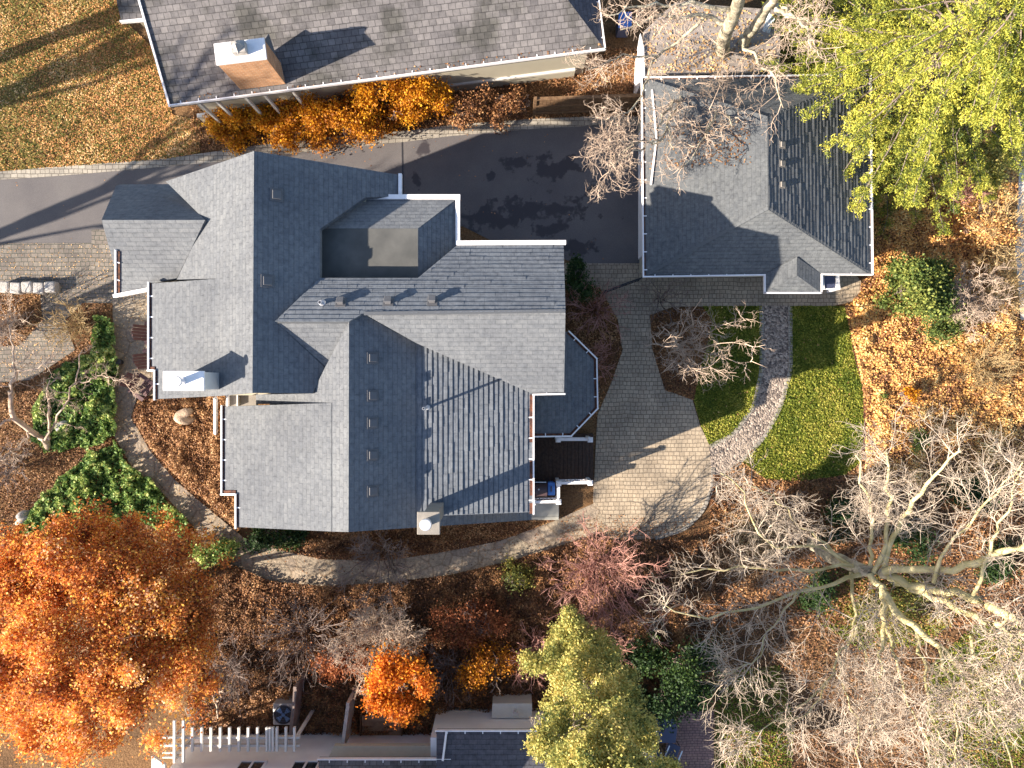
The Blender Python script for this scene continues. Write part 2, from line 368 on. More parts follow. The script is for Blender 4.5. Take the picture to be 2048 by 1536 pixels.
M['lit_dark'] = leafmat("dark fallen leaves", [(0.04, 0.02, 0.014), (0.11, 0.055, 0.03), (0.2, 0.09, 0.04), (0.32, 0.17, 0.07)], 0.1)  # darkest mix of the fallen leaves
M['grass'] = leafmat("grass blades", [(0.05, 0.08, 0.012), (0.11, 0.14, 0.02), (0.19, 0.20, 0.03), (0.30, 0.27, 0.06)], 0.35)
M['grass_dry'] = leafmat("dry grass blades", [(0.10, 0.11, 0.03), (0.18, 0.17, 0.045), (0.28, 0.22, 0.08)], 0.3)

# ---------------------------------------------------------------- leaf clouds and tubes
def quads_obj(name, C, size, rnd, mat, parent=None, flat=0.0, asp=0.7, up=None):
    """many little leaf-shaped quads (one mesh). C: (n,3) centres; size scalar or (n,)"""
    n = len(C); C = np.asarray(C, dtype=np.float64)
    size = np.broadcast_to(np.asarray(size, dtype=np.float64), (n,))
    nrm = rng.normal(size=(n, 3)); nrm /= np.linalg.norm(nrm, axis=1, keepdims=True)
    if up is None: up = np.array([0, 0, 1.0])
    nrm = nrm * (1 - flat) + up * flat; nrm /= np.linalg.norm(nrm, axis=1, keepdims=True)
    t = rng.normal(size=(n, 3)); t -= (t * nrm).sum(1, keepdims=True) * nrm; t /= np.linalg.norm(t, axis=1, keepdims=True)
    bb = np.cross(nrm, t); s = size[:, None]
    V = np.stack([C - t * s, C - bb * s * asp, C + t * s, C + bb * s * asp], 1).reshape(-1, 3)
    me = bpy.data.meshes.new(name)
    me.vertices.add(4 * n); me.vertices.foreach_set("co", V.astype(np.float32).ravel())
    me.loops.add(4 * n); me.loops.foreach_set("vertex_index", np.arange(4 * n, dtype=np.int32))
    me.polygons.add(n); me.polygons.foreach_set("loop_start", np.arange(0, 4 * n, 4, dtype=np.int32))
    at = me.attributes.new("rnd", 'FLOAT', 'FACE'); at.data.foreach_set("value", np.clip(rnd, 0, 1).astype(np.float32))
    me.update(calc_edges=True)
    return link(name, me, mat, parent)

def tubes_obj(name, paths, mat, parent=None, smooth=True):
    """paths: list of (pts (k,3), radii (k,), sides)"""
    groups = {}
    for p, r, sd in paths: groups.setdefault((len(p), sd), []).append((p, r))
    V = []; Fq = []; off = 0
    for (k, sd), lst in groups.items():
        P = np.array([p for p, r in lst]); Rr = np.array([r for p, r in lst]); m = len(lst)
        T = np.gradient(P, axis=1); T /= (np.linalg.norm(T, axis=2, keepdims=True) + 1e-9)
        ref = np.where(np.abs(T[..., 2:3]) < 0.9, np.array([0, 0, 1.0]), np.array([1.0, 0, 0]))
        A = np.cross(T, ref); A /= (np.linalg.norm(A, axis=2, keepdims=True) + 1e-9); B = np.cross(T, A)
        ang = np.arange(sd) * 2 * np.pi / sd
        ring = P[:, :, None, :] + Rr[:, :, None, None] * (A[:, :, None, :] * np.cos(ang)[None, None, :, None] + B[:, :, None, :] * np.sin(ang)[None, None, :, None])
        V.append(ring.reshape(-1, 3))
        i, j, l = np.meshgrid(np.arange(m), np.arange(k - 1), np.arange(sd), indexing='ij')
        base = off + i * k * sd; l2 = (l + 1) % sd
        q = np.stack([base + j * sd + l, base + j * sd + l2, base + (j + 1) * sd + l2, base + (j + 1) * sd + l], -1).reshape(-1, 4)
        Fq.append(q); off += m * k * sd
    V = np.concatenate(V); Fq = np.concatenate(Fq).astype(np.int32)
    me = bpy.data.meshes.new(name)
    me.vertices.add(len(V)); me.vertices.foreach_set("co", V.astype(np.float32).ravel())
    me.loops.add(len(Fq) * 4); me.loops.foreach_set("vertex_index", Fq.ravel())
    me.polygons.add(len(Fq)); me.polygons.foreach_set("loop_start", np.arange(0, len(Fq) * 4, 4, dtype=np.int32))
    me.update(calc_edges=True)
    return link(name, me, mat, parent, smooth)

def resample(pts, n):
    pts = np.array(pts, float); dd = np.r_[0, np.cumsum(np.linalg.norm(np.diff(pts, axis=0), axis=1))]
    t = np.linspace(0, dd[-1], n); q = np.stack([np.interp(t, dd, pts[:, i]) for i in range(3)], 1)
    for _ in range(1): q[1:-1] = 0.25 * q[:-2] + 0.5 * q[1:-1] + 0.25 * q[2:]
    return q

def grow(out, p, r0, level, P, parent_dir=None):
    """spawn children off path p (k,3); out[level] collects tubes"""
    if level >= len(P['n']): return
    L = np.linalg.norm(np.diff(p, axis=0), axis=1).sum()
    n = P['n'][level]; k = P.get('k', 6)
    if P.get('bylen'): n = max(2, int(round(n * L)))
    for _ in range(n):
        t = rng.uniform(P.get('t0', 0.2), 1.0); i = t * (len(p) - 1); i0 = min(int(i), len(p) - 2); f = i - i0
        s = p[i0] * (1 - f) + p[i0 + 1] * f; dr = p[i0 + 1] - p[i0]; dr = dr / (np.linalg.norm(dr) + 1e-9)
        a = rng.normal(size=3); a -= a.dot(dr) * dr; a /= np.linalg.norm(a)
        ang = rng.uniform(*P.get('ang', (0.5, 1.1))); dcur = dr * math.cos(ang) + a * math.sin(ang)
        dcur[2] += P.get('up', 0.15); dcur /= np.linalg.norm(dcur)
        ln = P['len'][level] * rng.uniform(0.55, 1.25) * (1.15 - 0.5 * t); st = ln / (k - 1); q = [s]
        for _k in range(k - 1):
            dcur = dcur + rng.normal(size=3) * P.get('crook', 0.3); dcur[2] += P.get('up', 0.15) * 0.3; dcur /= np.linalg.norm(dcur); q.append(q[-1] + dcur * st)
        q = np.array(q)
        rr = P['r'][level] * rng.uniform(0.75, 1.25); out[level].append((q, np.linspace(rr, rr * 0.45, k), 4 if level == 0 else 3))
        grow(out, q, rr, level + 1, P)

def in_poly(x, y, poly):
    inside = np.zeros(len(x), bool); n = len(poly)
    for i in range(n):
        x0, y0 = poly[i]; x1, y1 = poly[(i + 1) % n]
        if y0 == y1: continue
        c = ((y0 > y) != (y1 > y)) & (x < (x1 - x0) * (y - y0) / (y1 - y0) + x0); inside ^= c
    return inside

def clumps(c, rad, n_cl, n_leaf, cl_r, shell=0.55, squash=1.0, bottom=-0.6, lobes=None):
    """leaf centres gathered in small clumps that themselves gather on uneven lobes of a crown"""
    c = np.array(c, float); rad = np.array(rad, float)
    nl = lobes or max(5, int(n_cl / 11))
    u = rng.normal(size=(nl * 3, 3)); u /= np.linalg.norm(u, axis=1, keepdims=True); u = u[u[:, 2] > bottom][:nl]; nl = len(u)
    rr = (shell + (1 - shell) * rng.random((nl, 1)) ** 0.6) * 0.86
    lc = c + u * rad * rr * (1 + 0.12 * rng.normal(size=(nl, 1)))
    lr = (0.62 / math.sqrt(nl) * 1.75 + 0.06) * rng.uniform(0.65, 1.3, (nl, 1))
    k = rng.integers(0, nl, n_cl); v = rng.normal(size=(n_cl, 3)); v /= np.linalg.norm(v, axis=1, keepdims=True); v[:, 2] = np.abs(v[:, 2]) * 1.2 - 0.35
    cc = lc[k] + v * rad * lr[k] * rng.random((n_cl, 1)) ** 0.4
    cr = cl_r * rng.uniform(0.6, 1.35, size=(n_cl, 1, 1))
    P = cc[:, None, :] + rng.normal(size=(n_cl, n_leaf, 3)) * cr * np.array([1, 1, squash])
    tone = np.repeat(rng.normal(size=nl)[k] * 0.12 + rng.normal(size=n_cl) * 0.12, n_leaf)
    return P.reshape(-1, 3), tone

# ---------------------------------------------------------------- setting: ground sheets
PX = {
 'LAWN_NW': [(-120, -120), (240, -120), (248, 40), (300, 90), (345, 230), (400, 240), (400, 305), (330, 318), (100, 335), (-120, 350)],
 'BORDER': [(-120, 352), (0, 343), (100, 334), (330, 317), (520, 290), (640, 275), (805, 262), (900, 250), (1060, 238), (1200, 232), (1330, 232), (1330, 250), (1200, 250), (1060, 258), (900, 272), (805, 284), (640, 300), (420, 325), (230, 342), (110, 352), (0, 359), (-120, 366)],
 'DRIVE': [(-120, 365), (0, 357), (110, 351), (230, 341), (420, 324), (640, 299), (805, 283), (900, 271), (1060, 257), (1200, 249), (1330, 249), (1330, 526), (1150, 527), (1105, 508), (1000, 490), (925, 452), (700, 500), (240, 470), (183, 460), (183, 486), (-120, 487)],
 'COBBLE_W': [(-120, 486), (183, 486), (183, 459), (260, 459), (320, 600), (225, 606), (165, 606), (130, 640), (150, 700), (60, 760), (-120, 775), (-120, 700), (40, 690), (85, 640), (80, 585), (0, 585), (-120, 590)],
 'WALK': [(225, 604), (320, 595), (330, 790), (275, 792), (262, 835), (300, 902), (352, 962), (422, 1022), (490, 1078), (560, 1100), (640, 1118), (760, 1122), (880, 1105), (1000, 1082), (1100, 1045), (1192, 1005), (1215, 1060), (1110, 1095), (1020, 1122), (900, 1150), (760, 1167), (640, 1172), (540, 1162), (465, 1130), (405, 1090), (385, 1050), (330, 992), (262, 932), (228, 872)],
 'PATIO': [(1130, 526), (1290, 527), (1600, 530), (1708, 545), (1722, 562), (1720, 585), (1702, 604), (1665, 612), (1420, 612), (1345, 614), (1300, 630), (1305, 700), (1330, 780), (1385, 800), (1400, 850), (1420, 893), (1426, 935), (1425, 975), (1405, 1022), (1370, 1058), (1310, 1077), (1240, 1082), (1198, 1072), (1186, 1000), (1195, 830), (1225, 760), (1245, 700), (1236, 640), (1200, 575), (1130, 560)],
 'PEBBLE': [(1523, 611), (1580, 611), (1581, 740), (1562, 810), (1532, 870), (1484, 922), (1442, 950), (1424, 950), (1418, 895), (1468, 868), (1508, 812), (1523, 742)],
 'LAWN_L': [(1405, 612), (1523, 612), (1523, 742), (1508, 812), (1468, 868), (1420, 893), (1402, 850), (1388, 802), (1400, 740), (1418, 680), (1424, 640)],
 'LAWN_R': [(1580, 612), (1690, 612), (1700, 660), (1710, 720), (1725, 770), (1728, 850), (1722, 925), (1690, 950), (1600, 962), (1530, 957), (1486, 924), (1532, 870), (1562, 810), (1581, 740)],
 'LAWN_S': [(1860, 1330), (1960, 1240), (2200, 1220), (2200, 1700), (1870, 1700), (1850, 1500)],
 'LAWN_D': [(1425, 1420), (1470, 1340), (1560, 1330), (1590, 1450), (1570, 1700), (1425, 1700)],
 'MOSS': [(1640, 1150), (1760, 1115), (1900, 1150), (1960, 1200), (1850, 1290), (1720, 1300), (1630, 1240)],
 'BRICK': [(1365, 1422), (1428, 1422), (1428, 1700), (1300, 1700), (1335, 1470)],
 'EASTPAD': [(2036, 150), (2150, 150), (2150, 640), (2042, 640), (2030, 500), (2038, 350)],
}
def sheet(name, poly, mat, z, label=None, thick=0.03):
    o = MB().slab([W(a, b, z) for a, b in poly], thick).build(name, mat)
    o["kind"] = "structure"; return o
g = MB(); g.add([(-140, -140, 0), (140, -140, 0), (140, 140, 0), (-140, 140, 0)], [(0, 1, 2, 3)]); g.build("ground", M['soil'])["kind"] = "structure"
sheet("lawn", PX['LAWN_NW'], M['lawn_dry'], 0.01)
sheet("driveway_border", PX['BORDER'], M['border'], 0.035)
sheet("driveway", PX['DRIVE'], M['asphalt'], 0.02)
sheet("paved_walk", PX['COBBLE_W'], M['cobble_w'], 0.03)
sheet("garden_path", PX['WALK'], M['flag'], 0.034)
sheet("patio", PX['PATIO'], M['cobble_d'], 0.03)
sheet("pebble_path", PX['PEBBLE'], M['pebble'], 0.038)
sheet("lawn", PX['LAWN_L'], M['lawn'], 0.018)
sheet("lawn", PX['LAWN_R'], M['lawn'], 0.018)
sheet("lawn", PX['LAWN_S'], turf("mossy lawn", (0.07, 0.085, 0.02), (0.11, 0.12, 0.025), (0.17, 0.15, 0.045)), 0.014)
sheet("lawn", PX['LAWN_D'], M['lawn'], 0.014)
sheet("moss_patch", PX['MOSS'], turf("moss", (0.07, 0.085, 0.02), (0.12, 0.13, 0.025), (0.2, 0.17, 0.04)), 0.014)
sheet("brick_patio", PX['BRICK'], M['brickpat'], 0.04)
sheet("east_pavement", PX['EASTPAD'], noisy("pale stone pavement", (0.55, 0.45, 0.36), (0.7, 0.6, 0.5), 2), 0.03)
# pale edging stones beside the pebble path and round the patio (one strip of set stones each)
def edging(name, pts, wd=0.16, mat=None):
    m = MB(); P = resample([W(a, b, 0.03) for a, b in pts], max(8, int(sum(math.dist(pts[i], pts[i + 1]) for i in range(len(pts) - 1)) / 9)))
    for a, b in zip(P[:-1], P[1:]):
        a = Vector(a); b = Vector(b); m.bar(a + (b - a) * 0.04, b - (b - a) * 0.04, wd, 0.06)
    o = m.build(name, mat or M['border'], bevel=0.008); o["kind"] = "structure"; return o
j_ = MB(); j_.slab([W(803, 284, .025), W(806, 284, .025), W(808, 400, .025), W(805, 400, .025)], .004); j_.build("driveway_seam", M['black'])["kind"] = "structure"
edging("path_edging", [(1523, 613), (1523, 742), (1508, 812), (1468, 868), (1420, 893)])
edging("path_edging", [(1580, 613), (1581, 740), (1562, 810), (1532, 870), (1484, 922), (1444, 950)])
edging("patio_edging", [(1426, 935), (1425, 975), (1405, 1022), (1370, 1058), (1310, 1077)])
edging("lawn_edging", [(1692, 615), (1702, 660), (1712, 720), (1727, 770), (1730, 850), (1724, 925)], 0.1, M['debris'])

# ---------------------------------------------------------------- leaf litter and grass ("stuff")
HARD = ['BORDER', 'DRIVE', 'COBBLE_W', 'WALK', 'PATIO', 'PEBBLE', 'BRICK', 'EASTPAD', 'LAWN_L', 'LAWN_R']
def scatter(n, box, polys=None, excl=(), keep=None):
    x = rng.uniform(box[0], box[2], n); y = rng.uniform(box[1], box[3], n)
    ok = np.ones(n, bool)
    if polys:
        ok = np.zeros(n, bool)
        for p in polys: ok |= in_poly(x, y, p)
    for e in excl: ok &= ~in_poly(x, y, PX[e])
    return x[ok], y[ok]
def vnoise(x, y, s, seed=0):
    """smooth value noise in photo pixels"""
    r = np.random.default_rng(seed); T = r.random((64, 64)); u = x / s + 20; v = y / s + 20
    i = np.floor(u).astype(int); j = np.floor(v).astype(int); fu = u - i; fv = v - j; fu = fu * fu * (3 - 2 * fu); fv = fv * fv * (3 - 2 * fv)
    g = lambda a, b: T[a % 64, b % 64]
    return (g(i, j) * (1 - fu) + g(i + 1, j) * fu) * (1 - fv) + (g(i, j + 1) * (1 - fu) + g(i + 1, j + 1) * fu) * fv
def litter(name, n, box, mat, label, polys=None, excl=HARD, size=0.045, hmax=0.1, flat=0.55, tone=0.0, clump=45, seed=1, keepf=None, hill=0.0):
    big = 'grass' not in name and 'ground' not in name
    if big: n = int(n * 1.9); size = size * .7; hmax *= .8
    x, y = scatter(n, box, polys, excl)
    if keepf is not None:
        k = rng.random(len(x)) < keepf(x, y); x = x[k]; y = y[k]
    nz = vnoise(x, y, clump, seed) * 0.6 + vnoise(x, y, clump / 3, seed + 5) * 0.4
    z = 0.02 + rng.random(len(x)) * hmax + hill * np.clip(nz - 0.35, 0, 1)
    C = np.stack([(x - 1024) / F * H, (768 - y) / F * H, z], 1)
    C[:, 0] *= (H - z) / H; C[:, 1] *= (H - z) / H
    o = quads_obj(name, C, size * rng.uniform(0.6, 1.4, len(x)), rng.random(len(x)) * 0.75 + (nz - 0.5) * 0.9 + 0.12 + tone, mat, flat=flat)
    return tag(o, label, "fallen leaves" if 'leaf' in name or 'leaves' in name else "ground cover", kind="stuff")

litter("fallen_leaves", 42000, (-80, -60, 430, 345), M['lit_lawn'], "tan fallen leaves over the dry lawn by the driveway", [PX['LAWN_NW']], excl=(), size=0.04, hmax=0.05, flat=0.7,
       keepf=lambda x, y: np.clip(0.25 + x / 330 + (vnoise(x, y, 60, 3) - 0.5), 0.15, 1))
t_ = litter("lawn_grass", 28000, (-80, -60, 430, 345), M['grass_dry'], "dry yellow green grass of the lawn at upper left", [PX['LAWN_NW']], excl=(), size=0.035, hmax=0.06, flat=0.1)
litter("fallen_leaves", 60000, (1690, 300, 2120, 1010), M['lit_gold'], "golden fallen leaves over the bed east of the garage", [[(1690, 612), (1740, 540), (1760, 300), (2036, 300), (2036, 640), (2120, 640), (2120, 1010), (1730, 960), (1732, 850), (1725, 770), (1700, 660)]], excl=HARD, size=0.055, hmax=0.16, hill=0.5, clump=36)
litter("fallen_leaves", 32000, (1420, 900, 2120, 1250), M['lit_rust'], "rust brown leaves under the big bare tree", None, size=0.05, hmax=0.12)
litter("fallen_leaves", 22000, (1420, 1150, 2120, 1600), M['lit_dark'], "dark brown leaves on the mossy lawn under bare branches", None, size=0.05, hmax=0.08, keepf=lambda x, y: np.clip(1.3 - (x - 1500) / 900 + (vnoise(x, y, 70, 8) - 0.5) * 1.5, 0.1, 1))
litter("fallen_leaves", 90000, (380, 1080, 1430, 1470), M['lit_dark'], "brown leaves and dry stems in the bed south of the garden path", None, size=0.05, hmax=0.22, hill=0.7, clump=40, seed=4)
litter("fallen_leaves", 26000, (380, 1080, 1060, 1300), M['lit_rust'], "orange brown leaf patches along the south side of the path", None, size=0.05, hmax=0.3, hill=0.5, clump=30, seed=9, keepf=lambda x, y: np.clip((vnoise(x, y, 60, 12) - 0.42) * 5, 0, 1))
litter("fallen_leaves", 40000, (-80, 560, 480, 1320), M['lit_rust'], "rust coloured leaves in the front garden beds", None, size=0.045, hmax=0.12)
litter("fallen_leaves", 26000, (262, 780, 500, 1100), M['lit_rust'], "orange leafy bed round the boulder beside the house", [[(275, 800), (320, 795), (450, 780), (455, 985), (475, 985), (478, 1060), (420, 1010), (350, 950), (300, 895), (265, 835)]], size=0.05, hmax=0.3, hill=0.6, tone=0.15, clump=25)
litter("fallen_leaves", 22000, (380, 95, 1290, 300), M['lit_rust'], "red brown leaves in the bed beside the driveway border", None, size=0.045, hmax=0.15)
litter("fallen_leaves", 12000, (1120, 535, 1440, 840), M['lit_rust'], "dark leaves in the shaded beds by the patio", [[(1120, 560), (1200, 575), (1236, 640), (1245, 700), (1225, 760), (1190, 840), (1120, 840)], [(1280, 625), (1405, 615), (1424, 640), (1400, 740), (1388, 800), (1320, 780), (1290, 700)]], size=0.045, hmax=0.12)
litter("fallen_leaves", 9000, (470, 1030, 1195, 1100), M['lit_rust'], "brown leaves against the south wall of the house", [[(600, 1060), (1190, 1010), (1110, 1048), (1000, 1080), (880, 1103), (600, 1100)]], size=0.045, hmax=0.2)
litter("fallen_leaves", 2500, (380, 1040, 1200, 1175), M['lit_rust'], "leaves blown across the garden path south of the house", [PX['WALK']], excl=(), size=0.04, hmax=0.04, flat=0.85, keepf=lambda x, y: vnoise(x, y, 30, 91) ** 2)
litter("fallen_leaves", 1200, (0, 240, 1280, 530), M['lit_rust'], "leaves lying along the driveway edges", [PX['DRIVE']], excl=(), size=0.04, hmax=0.02, flat=0.9, keepf=lambda x, y: np.clip(vnoise(x, y, 45, 93) - .45, 0, 1))
litter("fallen_leaves", 2600, (1120, 1030, 1460, 1090), M['lit_rust'], "scattered leaves drifted on the edge of the patio", None, excl=(), size=0.035, hmax=0.06, flat=0.8, keepf=lambda x, y: np.clip((y - 1025) / 70, 0, 1))
litter("fallen_leaves", 6000, (-80, 486, 480, 1150), M['lit_tan'], "loose leaves strewn on the front walk", [PX['WALK'], PX['COBBLE_W']], excl=(), size=0.03, hmax=0.04, flat=0.8)
litter("fallen_leaves", 260, (1385, 610, 1730, 965), M['lit_tan'], "a few tan leaves scattered on the green lawn", [PX['LAWN_L'], PX['LAWN_R']], excl=(), size=0.05, hmax=0.04, flat=0.9)
litter("lawn_grass", 60000, (1385, 610, 1730, 965), M['grass'], "green mown grass either side of the pebble path", [PX['LAWN_L'], PX['LAWN_R']], excl=(), size=0.035, hmax=0.05, flat=0.15)
litter("lawn_grass", 50000, (1425, 1130, 2150, 1600), M['grass'], "mossy grass below the big bare tree", [PX['LAWN_S'], PX['LAWN_D'], PX['MOSS']], excl=('BRICK',), size=0.04, hmax=0.05, flat=0.15)

def rough(poly, amp=9, step=14):
    out = []
    for i in range(len(poly)):
        a = poly[i]; b = poly[(i + 1) % len(poly)]; n = max(1, int(math.dist(a, b) / step))
        for k in range(n): out.append((a[0] + (b[0] - a[0]) * k / n + random.uniform(-amp, amp), a[1] + (b[1] - a[1]) * k / n + random.uniform(-amp, amp)))
    return out
IVY1 = [(188, 635), (232, 640), (231, 870), (185, 892), (95, 905), (60, 880), (70, 800), (120, 735), (180, 705)]
IVY2 = [(232, 882), (262, 932), (330, 992), (384, 1055), (380, 1078), (300, 1050), (180, 1045), (60, 1100), (15, 1085), (25, 1050), (110, 960), (180, 905)]
IVY1 = rough(IVY1, 6); IVY2 = rough(IVY2, 9)
for nm, poly, lab, n in (("groundcover", IVY1, "green strap leaved groundcover along the flagstone walk", 26000), ("groundcover", IVY2, "green arching groundcover above the orange tree", 36000)):
    xs = [p[0] for p in poly]; ys = [p[1] for p in poly]
    litter(nm, n, (min(xs), min(ys), max(xs), max(ys)), M['ivy'], lab, [poly], excl=(), size=0.06, hmax=0.22, hill=0.8, flat=0.15, clump=26, seed=n % 17, tone=-0.05, keepf=lambda x, y: np.clip(1.6 * vnoise(x, y, 16, 41) + .35 * vnoise(x, y, 50, 43), 0, 1) ** 1.3)

# ---------------------------------------------------------------- building helpers
def clip(poly, a, b, c):
    """keep the part of a 3-D polygon where a*x + b*y >= c"""
    out = []
    for i in range(len(poly)):
        p = poly[i]; q = poly[(i + 1) % len(poly)]; dp = a * p.x + b * p.y - c; dq = a * q.x + b * q.y - c
        if dp >= 0: out.append(p)
        if (dp >= 0) != (dq >= 0): out.append(p.lerp(q, dp / (dp - dq)))
    return out
def courses(m, top, gd, k, uvf, course=.15, lip=.029):
    """overlapping shingle tabs laid up the slope on a planar roof face"""
    vs = [(p.x * gd.x + p.y * gd.y) for p in top]; us = [(p.x * gd.y - p.y * gd.x) for p in top]; st = course / k; v = min(vs)
    while v < max(vs):
        band = clip(clip(top, gd.x, gd.y, v), -gd.x, -gd.y, -(v + st)); u = min(us) - random.uniform(0, .4)
        while u < max(us) and len(band) > 2:
            wd = random.uniform(.22, .6); tab = clip(clip(band, gd.y, -gd.x, u), -gd.y, gd.x, -(u + wd - .006)); u += wd
            if len(tab) < 3: continue
            l = lip * random.uniform(.55, 1.15)
            q = [Vector((p.x, p.y, p.z + .002 + l * (1 - ((p.x * gd.x + p.y * gd.y) - v) / st))) for p in tab]
            q = [p for i, p in enumerate(q) if (p - q[i - 1]).length > 1e-4]
            if len(q) > 2: m.slab(q, .012, uvf)
        v += st

def roof_part(parent, polys, plane, mat, name, depth=0.22, wall=None, wallz=5.2, sc=0.93):
    m = MB(); g = Vector((plane.gx, plane.gy)); gl = g.length
    gd = g / gl if gl > 1e-4 else Vector((0, 1)); k = math.sqrt(1 + gl * gl)
    uvf = lambda p: (p.x * gd.y - p.y * gd.x, (p.x * gd.x + p.y * gd.y) * k)
    top = [plane.bp(a, b) for a, b in polys]
    m.slab(top, depth, uvf)
    if mat.name.endswith('deep courses'): courses(m, top, gd, k, uvf)
    if wall is not None:
        c = sum(top, Vector()) / len(top)
        q = [(c.x + (p.x - c.x) * sc, c.y + (p.y - c.y) * sc) for p in top]
        wall.slab([Vector((x, y, max(plane.z(x, y) - depth + 0.02, wallz + .02))) for x, y in q], 0, None, flat_bottom=wallz)
    return m.build(name, mat, parent)

def gutter(parent, pts, inward, name="gutter", wd=0.12, hang=0.62, debris=True):
    """white outer lip, leaf filled trough, cross straps. pts: world points along the outer edge; inward: +1 left of travel, -1 right"""
    m = MB(); t = MB()
    for a, b in zip(pts[:-1], pts[1:]):
        a = Vector(a); b = Vector(b); dv = (b - a); L = dv.length; dv.normalize(); nrm = Vector((-dv.y, dv.x, 0)) * inward
        e = dv * 0.02
        m.bar(a - e, b + e, 0.045, 0.12)
        t.bar(a + nrm * wd * 0.55 - Vector((0, 0, 0.02)), b + nrm * wd * 0.55 - Vector((0, 0, 0.02)), wd * 0.85, 0.05)
        for k in range(1, int(L / hang) + 1):
            c = a + dv * (k * hang - hang * 0.35)
            m.bar(c - Vector((0, 0, -0.02)), c + nrm * (wd + 0.02) + Vector((0, 0, 0.02)), 0.035, 0.02)
    o = m.build(name, M['white'], parent)
    if debris: t.build("gutter_trough", M['debris'], o)
    return o

def trim(parent, pts, wd, mat=None, name="fascia", h=0.14):
    m = MB()
    for a, b in zip(pts[:-1], pts[1:]):
        dv = (Vector(b) - Vector(a)).normalized() * wd * 0.5
        m.bar(Vector(a) - dv, Vector(b) + dv, wd, h)
    return m.build(name, mat or M['white'], parent)

def ridge_caps(parent, pts, name="ridge_cap", mat=None):
    m = MB()
    for a, b in zip(pts[:-1], pts[1:]):
        a = Vector(a); b = Vector(b); L = (b - a).length; n = max(2, int(L / 0.15))
        for k in range(n):
            p = a.lerp(b, k / n); q = a.lerp(b, (k + 1.15) / n if k < n - 1 else 1)
            m.bar(p + Vector((0, 0, 0.008)), q - Vector((0, 0, 0.006)), 0.1, 0.02)
    return m.build(name, mat or M['ridge'], parent)

def box_vent(parent, plane, px, py, s=0.27, h=0.13, name="roof_vent", mat=None):
    p = plane.bp(px, py); n = Vector((-plane.gx, -plane.gy, 1)).normalized()
    up = Vector((plane.gx, plane.gy, plane.gx ** 2 + plane.gy ** 2)).normalized(); sd = up.cross(n)
    T = Matrix((sd, up, n)).transposed()
    m = MB(); m.box(p + n * 0.02, (s * 1.5, s * 1.5, 0.02), tilt=T)
    m.box(p + n * h * 0.5, (s * 0.8, s * 0.8, h), tilt=T); m.box(p + n * (h + 0.02), (s, s, 0.05), tilt=T)
    return m.build(name, mat or M['vent'], parent, bevel=0.01)

# ---------------------------------------------------------------- MAIN HOUSE
house = empty("house", W(900, 700, 0), "large grey shingled house with many gables and two chimneys at the centre", "house")
walls = MB()
outline = [(-10.4, -.35), (-10.4, 2.95), (-11.3, 2.95), (-11.3, 5.7), (-10.0, 5.7), (-10.0, 5.95), (-3.8, 5.95), (-3.8, 5.4), (-1.9, 5.4), (-1.9, 3.85), (1.3, 3.85), (1.3, -.1), (.3, -.1), (.3, -3.6), (-7.9, -3.6), (-7.9, -3.0), (-8.4, -3.0), (-8.4, -.95), (-7.3, -.95), (-7.3, -.35)]
walls.slab([Vector((x, y, 5.25)) for x, y in outline], 0, None, flat_bottom=0.0)
Ww = Plane(-7.05, 0, 7.9, .6, 0); We = Plane(-7.05, 0, 7.9, -.6, 0)
Wd = Plane(-8.37, 0, 7.11, .44, 0)
Nn = Plane(0, 4.68, 7.02, 0, -1.35); Ns = Plane(0, 4.68, 7.02, 0, .75)
Cs = Plane(0, 1.73, 7.6, 0, .6)
Sw = Plane(-4.506, 0, 7.65, .6, 0); Sd = Plane(-4.93, 0, 7.39, .45, 0)
Se = Plane(-4.506, 0, 7.65, -.57, 0); Ed = Plane(-2.787, 0, 6.672, -.19, 0)
Wn = Plane(0, 2.02, 7.6, 0, -.6); Ws = Plane(0, 2.02, 7.6, 0, .6)
Mn = Plane(0, 4.57, 6.45, 0, -.6); Me = Plane(-2.76, 0, 6.45, -.62, 0); Mt = Plane(0, 0, 6.45, 0, 0)
RP = lambda poly, pl, nm="roof", **k: roof_part(house, poly, pl, k.pop('mat', M['roof']), nm, wall=k.pop('wall', walls), **k)
RP([(508, 302), (331, 363), (338, 369), (410, 440), (353, 560), (436, 557), (436, 792), (505, 786)], Ww, wall=None)
RP([(436, 557), (302, 567), (302, 741), (314, 741), (314, 798), (436, 792)], Wd)
RP([(508, 302), (800, 350), (800, 392), (730, 395), (640, 458), (640, 556), (550, 643), (650, 735), (625, 787), (505, 786)], We, wall=None)
RP([(203, 440), (232, 372), (240, 369), (338, 368), (410, 440)], Nn, wall=None)
RP([(203, 440), (410, 440), (353, 558), (302, 567), (300, 580), (234, 592), (232, 545)], Ns, sc=0.85, wallz=5.0)
RP([(550, 643), (698, 643), (650, 735)], Cs, wall=None)
RP([(698, 643), (697, 1064), (663, 1063), (663, 807), (512, 808), (512, 789), (625, 787), (650, 735)], Sw, wall=None)
RP([(663, 806), (447, 813), (447, 987), (475, 988), (475, 1054), (663, 1063)], Sd)
RP([(698, 643), (727, 628), (832, 686), (832, 1033), (1063, 1024), (1063, 1040), (697, 1064)], Se, wall=None)
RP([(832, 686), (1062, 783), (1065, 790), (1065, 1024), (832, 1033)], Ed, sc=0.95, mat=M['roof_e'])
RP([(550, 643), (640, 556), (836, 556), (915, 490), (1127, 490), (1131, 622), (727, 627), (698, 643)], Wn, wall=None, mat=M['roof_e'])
RP([(727, 627), (1131, 622), (1128, 786), (1062, 786), (832, 686)], Ws)
RP([(640, 457), (735, 397), (914, 397), (836, 457)], Mn, wall=None)
RP([(836, 457), (914, 397), (914, 490), (836, 556)], Me, wall=None)
